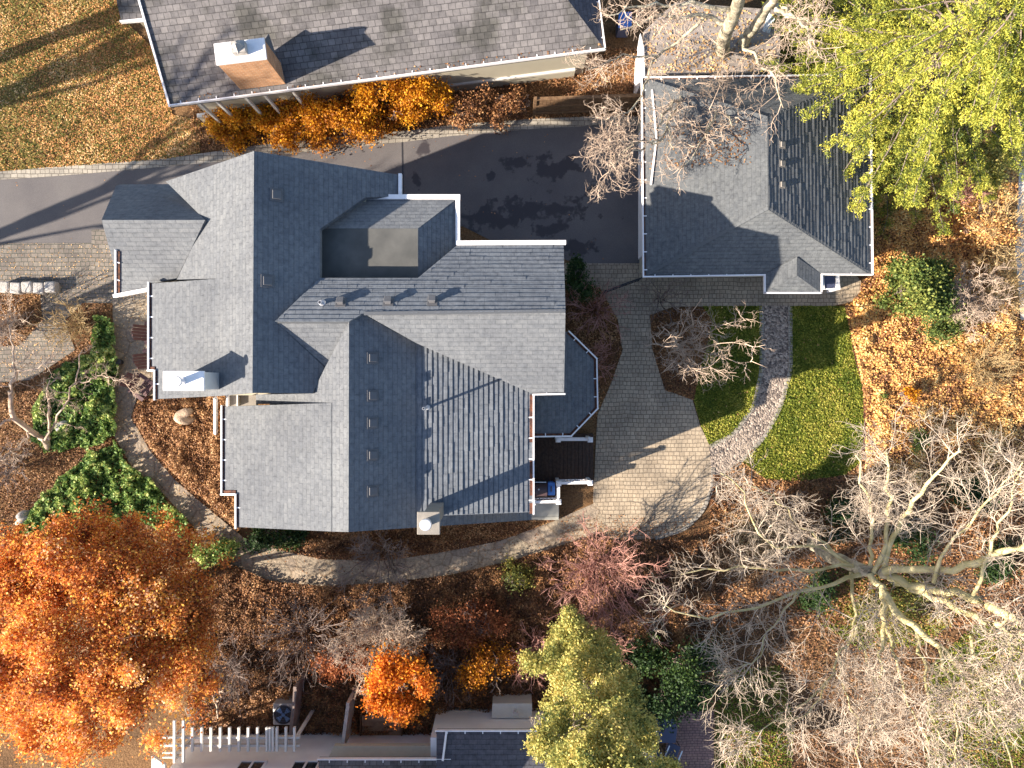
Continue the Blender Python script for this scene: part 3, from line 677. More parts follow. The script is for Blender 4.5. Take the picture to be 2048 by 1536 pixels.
RP([(640, 457), (836, 457), (836, 556), (640, 556)], Mt, "flat_roof", mat=M['membrane'])
# gable filler walls under the long ridges, then a hidden shadow-casting block
walls.slab([Vector((x, y, 5.9)) for x, y in ((-8.6, -.2), (-8.6, 5.8), (-4.4, 5.8), (-4.4, -.2))], 0, None, flat_bottom=5.2)
walls.slab([Vector((x, y, 5.9)) for x, y in ((-7.3, -3.5), (-7.3, 1.5), (-2.0, 1.5), (-2.0, -3.5))], 0, None, flat_bottom=5.2)
walls.slab([Vector((x, y, 4.45)) for x, y in ((-4.2, -4.28), (.42, -4.28), (.42, -3.62), (-4.2, -3.62))], 0, None, flat_bottom=0)  # unseen wall block added so the house shadow falls further south
walls.build("wall", M['cream'], house)
# ridge caps
up = Vector((0, 0, .0))
ridge_caps(house, [Wn.bp(728, 627) + up, Wn.bp(1130, 622) + up])
ridge_caps(house, [Cs.bp(551, 643) + up, Cs.bp(697, 643) + up])
# white gutters and fascias
def edge(pl, pts, dz=0.03): return [pl.bp(a, b) + Vector((0, 0, dz)) for a, b in pts]
gutter(house, edge(Wd, [(299, 566), (299, 741), (311, 741), (311, 799)]), 1)
gutter(house, edge(Sd, [(445, 812), (445, 988), (473, 988), (473, 1055)]), 1)
gutter(house, edge(Ed, [(1067, 1027), (1067, 789)]), 1)
gutter(house, edge(Ws, [(1066, 789), (1129, 788)], 0.0), 1)
gutter(house, edge(Ns, [(233, 500), (233, 592)], 0.0), 1)
trim(house, edge(Ns, [(233, 592), (301, 579)]), 0.1)
trim(house, edge(Mn, [(731, 395), (916, 395)]), 0.14)
trim(house, edge(Me, [(916, 397), (916, 487)], 0.05), 0.13)
trim(house, edge(Wn, [(918, 487), (1127, 486)]), 0.13)
trim(house, edge(We, [(801, 352), (801, 390)]), 0.1)
trim(house, [W(431, 797, 5.0), W(431, 866, 2.2)], 0.09, M['white'], "downspout", 0.09)
# low pale roof and wall between the gables
lr = MB(); lr.slab([W(452, 789, 4.6), W(512, 786, 4.6), W(512, 812, 4.6), W(450, 812, 4.6)], 0.2); lr.build("flat_roof", M['stonecap'], house)
trim(house, [W(456, 791, 4.68), W(456, 811, 4.68)], 0.05); trim(house, [W(476, 789, 4.68), W(476, 811, 4.68)], 0.03)
# bay roof on the east side
By = Plane(1.5, 0, 3.5, -.32, 0)
bw = MB()
roof_part(house, [(1100, 660), (1137, 664), (1192, 718), (1194, 816), (1141, 871), (1066, 872), (1060, 780)], By, M['roof'], "roof", depth=0.15, wall=bw, wallz=0.0, sc=0.82)
bw.build("bay_wall", M['cream'], house)
gutter(house, edge(By, [(1068, 873), (1142, 872), (1195, 817), (1193, 717), (1138, 663)], 0.03), 1, wd=0.1)
# windows on visible walls (east and south)
def window(parent, c, wid, hgt, nrm, name="window"):
    c = Vector(c); nrm = Vector(nrm).normalized(); sd = Vector((-nrm.y, nrm.x, 0)); T = Matrix((sd, nrm, Vector((0, 0, 1)))).transposed()
    m = MB(); f = 0.07
    for sx in (-1, 0, 1): m.box(c + sd * sx * (wid / 2) + nrm * 0.02, (f, 0.06, hgt + f), tilt=T)
    for sz in (-1, 1): m.box(c + Vector((0, 0, sz * hgt / 2)) + nrm * 0.022, (wid + f, 0.07, f), tilt=T)
    o = m.build(name, M['white'], parent)
    MB().box(c + nrm * 0.008, (wid, 0.02, hgt), tilt=T).build("pane", M['glass'], o)
    return o
for c, wd_, hh, nr in (((1.3, 3.0, 4.2), 1.0, 1.3, (1, 0, 0)), ((1.3, 1.0, 4.4), 1.0, 1.2, (1, 0, 0)), ((.3, -1.6, 4.2), 1.2, 1.3, (1, 0, 0)), ((.3, -2.2, 1.6), 1.5, 2.0, (1, 0, 0)),
                       ((-3.3, -4.28, 3.3), 1.0, 1.2, (0, -1, 0)), ((-6.3, -3.6, 4.0), 1.2, 1.3, (0, -1, 0)), ((-6.3, -3.6, 1.6), 1.2, 1.5, (0, -1, 0)), ((-.8, -4.28, 1.6), 1.1, 1.5, (0, -1, 0)),
                       ((-10.4, 1.3, 4.0), 1.2, 1.3, (-1, 0, 0)), ((-10.4, 1.3, 1.6), 1.4, 1.5, (-1, 0, 0)), ((-8.4, -2.0, 4.0), 1.2, 1.3, (-1, 0, 0)), ((-7.0, 5.95, 4.0), 1.3, 1.3, (0, 1, 0)), ((-.5, 3.85, 4.2), 1.3, 1.2, (0, 1, 0))):
    window(house, c, wd_, hh, nr)
# roof vents
for px, py in ((745, 716), (745, 791), (745, 846), (745, 910), (745, 982)): box_vent(house, Se, px, py, 0.22, 0.04)
for px, py in ((553, 390), (535, 562)): box_vent(house, We, px, py, 0.24, 0.03)
for px, py in ((682, 606), (777, 605), (865, 603)): box_vent(house, Wn, px, py, 0.2, 0.13, mat=M['vent'])
def pipe(plane, px, py, h, r=0.05):
    p = plane.bp(px, py); m = MB(); m.cyl(p, p + Vector((0, 0, h)), r, r, 14); m.cyl(p, p + Vector((0, 0, 0.06)), r * 2.2, r * 1.3, 14)
    o = m.build("vent_pipe", M['metal'], house); MB().cyl(p + Vector((0, 0, h)), p + Vector((0, 0, h + 0.004)), r * 0.75, r * 0.75, 14).build("pipe_mouth", M['black'], o)
pipe(Ed, 855, 815, 0.95, .038); pipe(Wn, 645, 607, 0.3)
# west chimney
def chimney(parent, x0, x1, y0, y1, zb, zt, mat, capmat, pot, capw=0.05, name="chimney", potr=0.1, poth=0.3, caph=0.08):
    m = MB()
    P = [(x0, y0), (x1, y0), (x1, y1), (x0, y1)]
    for i in range(4):
        a = P[i]; b = P[(i + 1) % 4]; L = math.dist(a, b)
        m.add([(a[0], a[1], zb), (b[0], b[1], zb), (b[0], b[1], zt), (a[0], a[1], zt)], [(0, 1, 2, 3)], [(0, 0), (L, 0), (L, zt - zb), (0, zt - zb)])
    o = m.build(name, mat, parent)
    c = MB(); c.box(((x0 + x1) / 2, (y0 + y1) / 2, zt + caph / 2), (x1 - x0 + 2 * capw, y1 - y0 + 2 * capw, caph)); c.build("chimney_cap", capmat, o, bevel=0.015)
    f = MB()
    for (fx, fy) in pot:
        f.cyl((fx, fy, zt + caph), (fx, fy, zt + caph + poth), potr, potr * 0.9, 16); f.cyl((fx, fy, zt + caph + poth), (fx, fy, zt + caph + poth + 0.05), potr * 1.5, potr * 1.35, 16)
    f.build("flue", M['metal'], o, bevel=0.01)
    return o
chimney(house, -9.35, -8.30, -.15, .32, 6.4, 8.12, M['whited'], M['white'], [(-8.85, .07)], 0.03)
chimney(house, -2.38, -2.0, -3.84, -3.46, 0.0, 8.55, M['stonecap'], M['stonecap'], [(-2.22, -3.62)], 0.11, potr=0.11, poth=0.34, caph=0.1)

# ---------------------------------------------------------------- GARAGE
garage = empty("garage", W(1510, 350, 0), "detached grey hip roofed garage with white gutters beside the driveway", "garage")
gw = MB()
gz = 2.8
G = lambda px, py, z: W(px, py, z)
c_sw = G(1288, 552, gz); c_se = G(1742, 548, gz); c_ne = G(1738, 152, gz); c_nw = G(1285, 158, gz)
r_n = G(1534, 236, 4.55); r_s = G(1536, 416, 4.55)
def tri_roof(parent, pts, mat, name="roof", depth=0.15, peak=None):
    """planar roof face through given world points"""
    a, b, c = pts[0], pts[1], pts[2]; nn = (b - a).cross(c - a).normalized()
    if nn.z < 0: nn.negate()
    gx, gy = -nn.x / nn.z, -nn.y / nn.z; gl = math.hypot(gx, gy) or 1e-6; k = math.sqrt(1 + gl * gl)
    uvf = lambda p: (p.x * gy / gl - p.y * gx / gl, (p.x * gx + p.y * gy) / gl * k); m = MB(); m.slab(pts, depth, uvf)
    if mat.name.endswith('deep courses'): courses(m, list(pts), Vector((gx / gl, gy / gl)), k, uvf)
    return m.build(name, mat, parent)
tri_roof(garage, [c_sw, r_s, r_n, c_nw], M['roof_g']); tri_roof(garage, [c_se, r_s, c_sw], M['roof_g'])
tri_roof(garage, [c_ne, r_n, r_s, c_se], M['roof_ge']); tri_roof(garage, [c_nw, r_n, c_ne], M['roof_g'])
gw.slab([Vector((x, y, 2.75)) for x, y in ((c_sw.x + .35, c_sw.y + .35), (c_se.x - .35, c_se.y + .35), (c_ne.x - .35, c_ne.y - .35), (c_nw.x + .35, c_nw.y - .35))], 0, None, flat_bottom=0)
gw.build("wall", M['cream'], garage)
for a, b in ((r_s, c_se), (r_n, c_ne), (r_s, c_sw), (r_n, c_nw)):
    ridge_caps(garage, [a + up, b.lerp(a, 0.03) + up], mat=M['roof_g'])
gutter(garage, [c_nw + Vector((-.03, 0, .02)), c_sw + Vector((-.03, -.03, .02)), G(1529, 550, gz), G(1529, 586, gz), G(1642, 586, gz), G(1642, 549, gz), c_se + Vector((.03, -.03, .02)), c_ne + Vector((.03, .03, .02)), c_nw + Vector((-.03, .03, .02))], 1, wd=0.12)
# shallow pent gable over the garage door: trim board
trim(garage, [G(1304, 182, 2.95), G(1313, 275, 3.02), G(1302, 368, 2.95)], 0.05, M['white'], "fascia", 0.1)
# hipped porch over the side door
p1 = G(1530, 548, 2.84); p2 = G(1530, 585, 2.84); p3 = G(1641, 585, 2.84); p4 = G(1641, 547, 2.84); q1 = G(1594, 514, 3.35); q2 = G(1594, 551, 3.3)
tri_roof(garage, [p1, p2, q2, q1], M['roof_g'], "porch_roof"); tri_roof(garage, [p2, p3, q2], M['roof_g'], "porch_roof"); tri_roof(garage, [p3, p4, q1, q2], M['roof_g'], "porch_roof")

Ge = Plane(r_n.x, 0, 4.55, (2.8 - 4.55) / (c_se.x - r_n.x), 0)
for px, py in ((1564, 290), (1564, 328), (1564, 370)): box_vent(garage, Ge, px, py, 0.17, 0.03, mat=M['stonecap'])
gd = MB(); gd.box((c_sw.x + .33, 7.2, 1.15), (0.06, 4.8, 2.3)); god = gd.build("garage_door", M['white'], garage)
window(garage, (8.0, c_sw.y + .35, 1.6), 1.0, 1.0, (0, -1, 0))

# ---------------------------------------------------------------- DECK, railings, grill, step
dk = empty("deck", W(1125, 920, .45), "dark stained board deck with white railings behind the house", "deck")
m = MB()
x0 = W(1060, 0, .45).x; x1 = W(1187, 0, .45).x; y0 = W(0, 1003, .45).y; y1 = W(0, 868, .45).y; ym = W(0, 966, .45).y; xm = W(1115, 0, .45).x
nb = int((x1 - x0) / 0.14)
for k in range(nb):
    xx = x0 + (k + .5) * (x1 - x0) / nb; ya = y0 if xx < xm else ym
    m.box((xx, (ya + y1) / 2, .43), ((x1 - x0) / nb - .012, y1 - ya, .04))
m.build("deck_boards", M['dkwood'], dk)
MB().slab([Vector((x0, y0, .4)), Vector((xm, y0, .4)), Vector((xm, ym, .4)), Vector((x1, ym, .4)), Vector((x1, y1, .4)), Vector((x0, y1, .4))], .36).build("deck_frame", M['dkwood'], dk)
def railing(a, b, posts=(1, 1)):
    a = Vector(a); b = Vector(b); m = MB(); L = (b - a).length; dv = (b - a).normalized()
    m.bar(a, b, .1, .05); m.bar(a - Vector((0, 0, .75)), b - Vector((0, 0, .75)), .05, .05)
    n = int(L / .12)
    for k in range(1, n): p = a.lerp(b, k / n); m.box(p - Vector((0, 0, .4)), (.03, .03, .74))
    o = m.build("railing", M['white'], dk)
    for f, p in zip(posts, (a, b)):
        if f:
            q = MB(); q.box(Vector((p.x, p.y, .95)), (.13, .13, 1.1)); q.box(Vector((p.x, p.y, 1.52)), (.19, .19, .05)); q.box(Vector((p.x, p.y, 1.56)), (.12, .12, .04)); q.build("railing_post", M['white'], dk, bevel=.008)
zr_ = 1.42
railing(W(1116, 879, zr_), W(1180, 879, zr_)); railing(W(1117, 966, zr_), W(1180, 965, zr_)); railing(W(1117, 966, zr_), W(1117, 1003, zr_), (0, 1)); railing(W(1066, 1004, zr_), W(1117, 1003, zr_), (1, 0))
st = empty("step", W(1092, 1020, 0), "pale concrete landing beside the deck railing", "step")
m = MB(); m.slab([W(1040, 1007, .5), W(1118, 1007, .5), W(1118, 1038, .5), W(1040, 1038, .5)], .5); m.build("landing", M['concrete'], st, bevel=.02)
MB().slab([W(1040, 1034, .52), W(1118, 1034, .52), W(1118, 1040, .2), W(1040, 1040, .2)], .2).build("tread", M['concrete'], st, bevel=.01)
gr = empty("grill", W(1085, 978, .45), "dark brown gas grill on the deck with one side shelf", "grill")
gc = W(1077, 980, 1.3)
m = MB(); m.box(gc + Vector((0, 0, -.42)), (.62, .5, .75)); m.build("cabinet", M['black'], gr, bevel=.02)
m = MB()
for k in range(9):
    a0 = math.pi * k / 9; a1 = math.pi * (k + 1) / 9
    m.add([gc + Vector((sx * .31, -math.cos(a) * .24, math.sin(a) * .2)) for a in (a0, a1) for sx in (-1, 1)], [(0, 1, 3, 2)])
for sx in (-1, 1): m.add([gc + Vector((sx * .31, -math.cos(math.pi * k / 9) * .24, math.sin(math.pi * k / 9) * .2)) for k in range(10)], [tuple(range(10))])
hood = m.build("hood", plain("brown enamel", (.07, .045, .05), .35, .5), gr)
MB().cyl(gc + Vector((0, .05, .19)), gc + Vector((0, .05, .24)), .04, .02).build("thermometer", M['metal'], hood)
m = MB(); m.bar(gc + Vector((-.28, .29, .02)), gc + Vector((.28, .29, .02)), .03, .03); m.build("handle", M['metal'], gr)
bt = empty("storage_bin", W(1104, 976, .45), "blue lidded bin tucked between the grill and the railing", "bin")
bc = W(1102, 976, .95); m = MB(); m.box(bc + Vector((0, 0, -.05)), (.22, .44, .5)); m.box(bc + Vector((0, 0, .2)), (.27, .48, .05)); m.build("tub", M['blue'], bt, bevel=.03)
MB().box(bc + Vector((0, 0, .24)), (.05, .2, .03)).build("handle", M['navy'], bt, bevel=.01)

# ---------------------------------------------------------------- NORTH NEIGHBOUR
nh = empty("house", W(770, 100, 0), "long low neighbour house with weathered grey roof and brick chimney at the top", "house")
pa = W(340, 212, 2.8); pb = W(1210, 99, 2.8); e = (pb - pa); e.z = 0; e.normalize(); nv = Vector((-e.y, e.x, 0))
NS = Plane(pa.x, pa.y, 2.8, .42 * nv.x, .42 * nv.y)
ridge_l = pa + e * 1.5 + nv * 5.6; ridge_r = pb - e * 4.2 + nv * 5.6
for r_ in (ridge_l, ridge_r): r_.z = NS.z(r_.x, r_.y)
pa2 = pa + nv * 11.2; pb2 = pb + nv * 11.2
lcut = NS.bp(327, 30); lcut2 = pa + nv * 5.6; lcut2.z = NS.z(lcut2.x, lcut2.y)
tri_roof(nh, [pa, ridge_r, lcut2], M['roof_n']) if False else tri_roof(nh, [pa, pb, ridge_r, lcut2], M['roof_n'])
tri_roof(nh, [pb, pb2, ridge_r], M['roof_s']); tri_roof(nh, [lcut2, ridge_r, pb2, pa2], M['roof_n'])  # east hip gets darker shingles: its shade put into the colour
nw_ = MB(); ins = .45
nw_.slab([pa + e * ins + nv * ins, pb - e * ins + nv * ins, pb2 - e * ins - nv * ins, pa2 + e * ins - nv * ins], 0, None, flat_bottom=0); nw_.build("wall", M['cream'], nh)
gutter(nh, [pa + Vector((0, 0, .02)), pb + Vector((0, 0, .02)), pb2 + Vector((0, 0, .02))], 1, wd=0.16)
trim(nh, [pa, lcut2], .06)
# west wing roof
v1 = W(243, 44, 2.8); v2 = W(318, 38, 2.8); v3 = v2 + nv * 6; v4 = v1 + nv * 6
m = MB(); m.slab([v1, v2, v3 + Vector((0, 0, 1.5)), v4 + Vector((0, 0, 1.5))], .15, lambda p: (p.x, p.y)); m.build("roof", M['roof_n'], nh)
m = MB(); m.slab([v1 + Vector((.3, .3, -.15)), v2 + Vector((.3, .3, -.15)), v3 + Vector((0, 0, -.15)), v4 + Vector((.3, 0, -.15))], 0, None, flat_bottom=0); m.build("wall", M['cream'], nh)
trim(nh, [v1, W(290, 40, 2.8), v2], .06)
# porch posts and low wall under the south eave
for px, py in ((398, 206), (432, 201), (490, 193), (528, 188), (585, 181)):
    t = W(px, py, 2.65); b = Vector((t.x, t.y, 0)); b2 = b + nv * 0.0
    MB().box((t.x, t.y, 1.33), (.09, .09, 2.65)).build("porch_post", M['whited'], nh)
pw = empty("garden_wall", W(600, 215, 0), "low cream wall under the neighbour house eave", "wall")
m = MB(); wa = W(395, 232, .6); wb = W(1150, 138, .6); m.bar(wa, wb, .14, .1); m.build("coping", M['whited'], pw)
MB().bar(wa - Vector((0, 0, .35)), wb - Vector((0, 0, .35)), .1, .6).build("wall_face", M['cream'], pw)
# brick chimney
ct = [W(436, 130, 4.75), W(533, 118, 4.75)]; cdir = (ct[1] - ct[0]).normalized(); cn = Vector((-cdir.y, cdir.x, 0))
ch = MB(); A = ct[0]; L = (ct[1] - ct[0]).length; Dp = .62
P4 = [A, A + cdir * L, A + cdir * L + cn * Dp, A + cn * Dp]
for i in range(4):
    a = P4[i]; b = P4[(i + 1) % 4]; l = (b - a).length
    ch.add([(a.x, a.y, 2.9), (b.x, b.y, 2.9), (b.x, b.y, 4.75), (a.x, a.y, 4.75)], [(0, 1, 2, 3)], [(0, 0), (l, 0), (l, 1.85), (0, 1.85)])
cho = ch.build("chimney", M['brick'], nh)
m = MB(); cc_ = A + cdir * L / 2 + cn * Dp / 2; m.box(cc_ + Vector((0, 0, .04)), (L + .06, Dp + .06, .08), rz=math.atan2(cdir.y, cdir.x)); m.build("chimney_cap", M['white'], cho, bevel=.01)
m = MB(); f_ = A + cdir * L * .52 + cn * Dp * .55
m.box(f_ + Vector((0, 0, .2)), (.42, .36, .25), rz=math.atan2(cdir.y, cdir.x)); m.cyl(f_ + Vector((0, 0, .3)), f_ + Vector((0, 0, .55)), .22, .05, 4); m.build("flue", M['rockg'], cho)
m = MB(); k_ = A + cdir * (L - .1) + cn * (Dp + .02)
m.add([k_ + Vector((-.9, 0, -1.1)), k_ + Vector((.12, 0, -1.1)), k_ + Vector((.0, .55, -.72)), k_ + Vector((-.2, 0, -.5))], [(0, 1, 2), (0, 2, 3), (1, 3, 2), (0, 3, 1)]); m.build("cricket", M['vent'], cho)

# north east neighbour garage: flat leafy roof
ng = empty("shed", W(1420, 100, 0), "low flat roofed shed with leaf strewn grey roof and white corner fascia", "shed")
sp = [W(1284, 150, 2.5), W(1560, 146, 2.5), W(1560, 20, 2.5), W(1350, 5, 2.5), W(1288, 62, 2.5)]
m = MB(); m.slab(sp, .2); m.build("roof", noisy("leafy grey roofing", (.19, .165, .15), (.33, .285, .26), 5, bd=.03), ng)
m = MB(); m.slab([p + Vector((.12, .1, -.2)) if p.x < 8 else p + Vector((-.15, 0, -.2)) for p in sp], 0, None, flat_bottom=0); m.build("wall", M['greyw'], ng)
m = MB(); m.slab([W(1277, 95, 2.6), W(1288, 95, 2.6), W(1290, 152, 2.6), W(1280, 152, 2.6)], .2); m.slab([W(1281, 66, 2.7), W(1288, 96, 2.6), W(1276, 96, 2.6)], .2); m.build("fascia", M['white'], ng)
ac = empty("storage_bin", W(1250, 38, 0), "dark blue lidded bin between the neighbour roofs", "bin")
m = MB(); q = W(1250, 40, .9); m.box(q - Vector((0, 0, .45)), (.45, .5, .8)); m.build("tub", M['navy'], ac, bevel=.03); MB().box(q, (.5, .55, .06), tilt=Matrix.Rotation(.2, 3, 'X')).build("lid", M['blue'], ac, bevel=.02)
ky = empty("canopy_frame", W(1535, 50, 0), "pale blue sloping panel propped behind the bare tree trunk", "panel")
m = MB(); m.slab([W(1522, 70, 2.4), W(1538, 25, 2.9), W(1550, 38, 2.9), W(1536, 74, 2.4)], .06); m.build("panel", plain("pale blue sheet", (.35, .42, .48), .5), ky)
for p in ((1524, 68), (1546, 40)): t = W(*p, 2.3); MB().box((t.x, t.y, 1.15), (.06, .06, 2.3)).build("leg", M['metal'], ky)

def roof_leaves(n, quad, z, mat, label, pl=None, size=.035):
    x, y = scatter(n, (min(p[0] for p in quad), min(p[1] for p in quad), max(p[0] for p in quad), max(p[1] for p in quad)), [quad])
    k = vnoise(x, y, 30, 77) > rng.random(len(x)) * .9; x = x[k]; y = y[k]
    C = np.array([(pl.bp(a, b) if pl else W(a, b, z)) for a, b in zip(x, y)]); C[:, 2] += .02
    tag(quads_obj("fallen_leaves", C, size * rng.uniform(.6, 1.3, len(C)), rng.random(len(C)), mat, flat=.8), label, "fallen leaves", kind="stuff")
roof_leaves(1800, [(1290, 145), (1555, 145), (1555, 25), (1350, 12), (1292, 66)], 2.51, M['lit_tan'], "dry leaves covering the flat shed roof", size=.04)
roof_leaves(900, [(1300, 240), (1500, 240), (1500, 330), (1300, 340)], 0, M['lit_rust'], "a few rusty leaves on the garage roof below the bare tree", Plane(c_sw.x, 0, 2.83, (4.55 - 2.8) / (r_s.x - c_sw.x), 0))
roof_leaves(1500, [(345, 195), (1205, 85), (1208, 98), (345, 211)], 0, M['lit_rust'], "brown leaves caught along the eave of the neighbour roof", NS, .04)
# ---------------------------------------------------------------- FENCES
def board_fence(a, b, h, label, mat, th=.03, bw_=.14, name="fence", rails=True):
    a = Vector(a); b = Vector(b); a.z = b.z = 0; f = empty(name, (a + b) / 2, label, "fence"); L = (b - a).length; dv = (b - a).normalized(); nn = Vector((-dv.y, dv.x, 0)); rz = math.atan2(dv.y, dv.x)
    m = MB(); n = int(L / bw_)
    for k in range(n):
        m.box(a + dv * (k + .5) * L / n + Vector((0, 0, h / 2 + random.uniform(-.01, .01))) + nn * random.uniform(-.006, .006), (L / n - .012, th, h), rz=rz)
    m.build("boards", mat, f)
    r = MB()
    for z in (.3, h * .62): r.bar(a - nn * .045 + Vector((0, 0, z)), b - nn * .045 + Vector((0, 0, z)), .05, .09)
    r.bar(a + Vector((0, 0, h + .02)), b + Vector((0, 0, h + .02)), .12, .04); r.build("rail", mat, f)
    np_ = max(2, int(L / 2.4) + 1)
    for k in range(np_): MB().box(a.lerp(b, k / (np_ - 1)) + Vector((0, 0, h / 2 + .05)), (.11, .11, h + .1), rz=rz).build("fence_post", mat, f)
    return f
board_fence(W(1068, 230, 0), W(1290, 222, 0), 1.5, "brown board fence between the driveway bed and the neighbour yard", M['fence'])
board_fence(W(712, 1366, 0) + Vector((.1, 0, 0)), W(706, 1450, 0), 1.7, "grey board fence running toward the pale house at the bottom", M['rockg'], name="fence")
board_fence(W(612, 1345, 0), W(602, 1440, 0), 1.3, "dark weathered board screen beside the air conditioner", M['twigd'], name="fence")
# small dark gate between house bed and garage
gt = empty("gate", W(1248, 570, 0), "low dark iron gate between the house bed and the garage corner", "gate")
m = MB(); a = W(1210, 582, .9); b = W(1285, 555, .9)
m.bar(a, b, .05, .04); m.bar(a - Vector((0, 0, .7)), b - Vector((0, 0, .7)), .04, .04)
for k in range(13): p = a.lerp(b, k / 12); m.box(p - Vector((0, 0, .4)), (.025, .025, .85))
m.build("gate_frame", M['black'], gt)

# ---------------------------------------------------------------- SOUTH NEIGHBOUR
sh = empty("house", W(650, 1500, 0), "pale stucco house with dark shingle roofs at the bottom edge", "house")
m = MB(); m.slab([Vector((x, y, 4.6)) for x, y in ((-12.0, -13.45), (-2.9, -13.45), (-2.9, -20), (-12.0, -20))], 0, None, flat_bottom=0); m.build("wall", M['greyw'], sh)
m = MB(); m.slab([Vector((x, y, 2.25)) for x, y in ((-2.88, -12.5), (3.9, -12.5), (3.9, -20), (-2.88, -20))], 0, None, flat_bottom=0); m.build("wall", M['greyw'], sh)
SR = Plane(0, -12.15, 2.45, 0, -.45)
roof_part(sh, [(873, 1461), (1310, 1461), (1310, 1800), (873, 1800)], SR, M['roof_s'], "roof", depth=.15)
gutter(sh, [SR.bp(872, 1460) + Vector((0, 0, .02)), SR.bp(1312, 1460) + Vector((0, 0, .02))], -1)
trim(sh, [SR.bp(893, 1463) + Vector((0, 0, .05)), SR.bp(886, 1518) + Vector((0, 0, .05))], .07)
PR = Plane(0, -13.0, 2.75, 0, -.4)
roof_part(sh, [(637, 1518), (900, 1518), (900, 1620), (637, 1620)], PR, M['roof_n'], "roof", depth=.15)
gutter(sh, [PR.bp(636, 1517) + Vector((0, 0, .02)), PR.bp(901, 1517) + Vector((0, 0, .02))], -1)
m = MB(); m.slab([W(668, 1492, 1.9), W(872, 1492, 1.9), W(872, 1520, 1.9), W(655, 1520, 1.9)], .2); m.build("canopy", plain("cream canopy", (.5, .47, .38), .6), sh)
m = MB(); m.slab([W(985, 1407, .9), W(1064, 1407, .9), W(1064, 1436, .9), W(983, 1436, .9)], .85); m.build("bay_wall", M['whited'], sh)
MB().slab([W(897, 1420, .25), W(984, 1420, .25), W(984, 1456, .25), W(897, 1456, .25)], .2).build("landing", M['concrete'], sh)
for px in (497, 606): window(sh, (W(px, 0, 2.6).x, -13.45, 2.75), .9, 1.3, (0, 1, 0))
for px in (745, 800): window(sh, (W(px, 0, 1.2).x, -13.45, 1.5), .8, .5, (0, 1, 0))
m = MB(); q = W(1030, 1420, 1.0); m.cyl(q, q + Vector((0, 0, .3)), .07, .07); m.box(q + Vector((0, 0, .3)), (.22, .1, .05)); m.build("vent_pipe", M['metal'], sh)
m = MB(); q = W(303, 1512, 3.0); m.slab([q, W(330, 1530, 3.0), W(330, 1700, 3.0), W(300, 1700, 3.0)], .1); m.build("side_roof", M['whited'], sh)
# pergola
pg = empty("pergola", W(460, 1480, 0), "cream timber pergola lattice against the pale house", "pergola")
zt = 2.3
for k, py in enumerate((1474, 1490)): MB().bar(W(316 + k * 3, py, zt), W(600, py, zt), .07, .12).build("beam", M['whited'], pg)
xs = [349, 367] + [385 + i * 18.6 for i in range(9)] + [540, 546, 554, 572, 589]
for px in xs: MB().bar(W(px, 1454 if px > 380 else 1440, zt + .1), W(px, 1502 if px > 380 else 1525, zt + .1), .075, .1).build("rafter", M['whited'], pg)
for py in (1505, 1514): MB().bar(W(326, py, zt), W(367, py, zt), .05, .1).build("beam", M['whited'], pg)
for px, py in ((349, 1474), (349, 1514), (592, 1476)): t = W(px, py, zt); MB().box((t.x, t.y, zt / 2), (.1, .1, zt)).build("pergola_post", M['whited'], pg)
# air conditioner
aco = empty("air_conditioner", W(567, 1430, 0), "square beige air conditioner unit with round dark fan grille", "air conditioner")
q = W(567, 1429, .85); m = MB(); m.box(q - Vector((0, 0, .4)), (.82, .82, .8)); m.build("casing", plain("beige metal", (.36, .33, .32), .5), aco, bevel=.06)
m = MB(); m.cyl(q, q + Vector((0, 0, .015)), .35, .35, 28); fan = m.build("fan_well", M['black'], aco)
m = MB()
for rr in (.35, .26, .17, .08):
    for k in range(24): a0 = k * math.pi / 12; a1 = (k + 1) * math.pi / 12; m.bar(q + Vector((math.cos(a0) * rr, math.sin(a0) * rr, .04)), q + Vector((math.cos(a1) * rr, math.sin(a1) * rr, .04)), .01, .01)
m.build("grille", M['navy'], aco)
m = MB()
for k in range(4):
    a0 = k * math.pi / 2 + .4; m.add([q + Vector((0, 0, .02)), q + Vector((math.cos(a0) * .3, math.sin(a0) * .3, .02)), q + Vector((math.cos(a0 + .7) * .3, math.sin(a0 + .7) * .3, .035))], [(0, 1, 2)])
m.cyl(q + Vector((0, 0, .02)), q + Vector((0, 0, .05)), .07, .06); m.build("fan_blades", plain("blue steel blades", (.15, .25, .45), .3, .6, .5), aco)
# wooden steps
ws = empty("wooden_steps", W(760, 1440, 0), "tan wooden steps at the foot of the fiery orange tree", "steps")
for k in range(4):
    MB().slab([W(724, 1432 + k * 10, .75 - .18 * k), W(802, 1432 + k * 10, .75 - .18 * k), W(802, 1442 + k * 10, .75 - .18 * k), W(724, 1442 + k * 10, .75 - .18 * k)], .08).build("tread", M['wood'], ws)
for px in (722, 804): MB().bar(W(px, 1430, .7), W(px, 1472, .1), .05, .2).build("stringer", M['fence'], ws)
# stepping stones near the air conditioner
for i, (px, py, lab) in enumerate(((533, 1366, "greenish square stepping stone, the brightest of the set"), (567, 1364, "square stepping stone nearest the dark board screen"), (465, 1385, "tilted stepping stone between the two thin trunks"), (415, 1392, "stepping stone farthest left by the leaning sapling"), (385, 1425, "stepping stone partly under fallen leaves above the pergola"))):
    c = W(px, py, .06); m = MB(); n = 4; a0 = random.uniform(-.15, .15) + (0.4 if i > 1 else 0)
    m.slab([c + Vector((math.cos(a0 + (k + .5) * math.pi / 2) * .34 * random.uniform(.9, 1.1), math.sin(a0 + (k + .5) * math.pi / 2) * .34 * random.uniform(.9, 1.1), 0)) for k in range(4)], .06)
    tag(m.build("stepping_stone", M['flag'], bevel=.015), lab, "stepping stone", "stepping stones by the air conditioner")

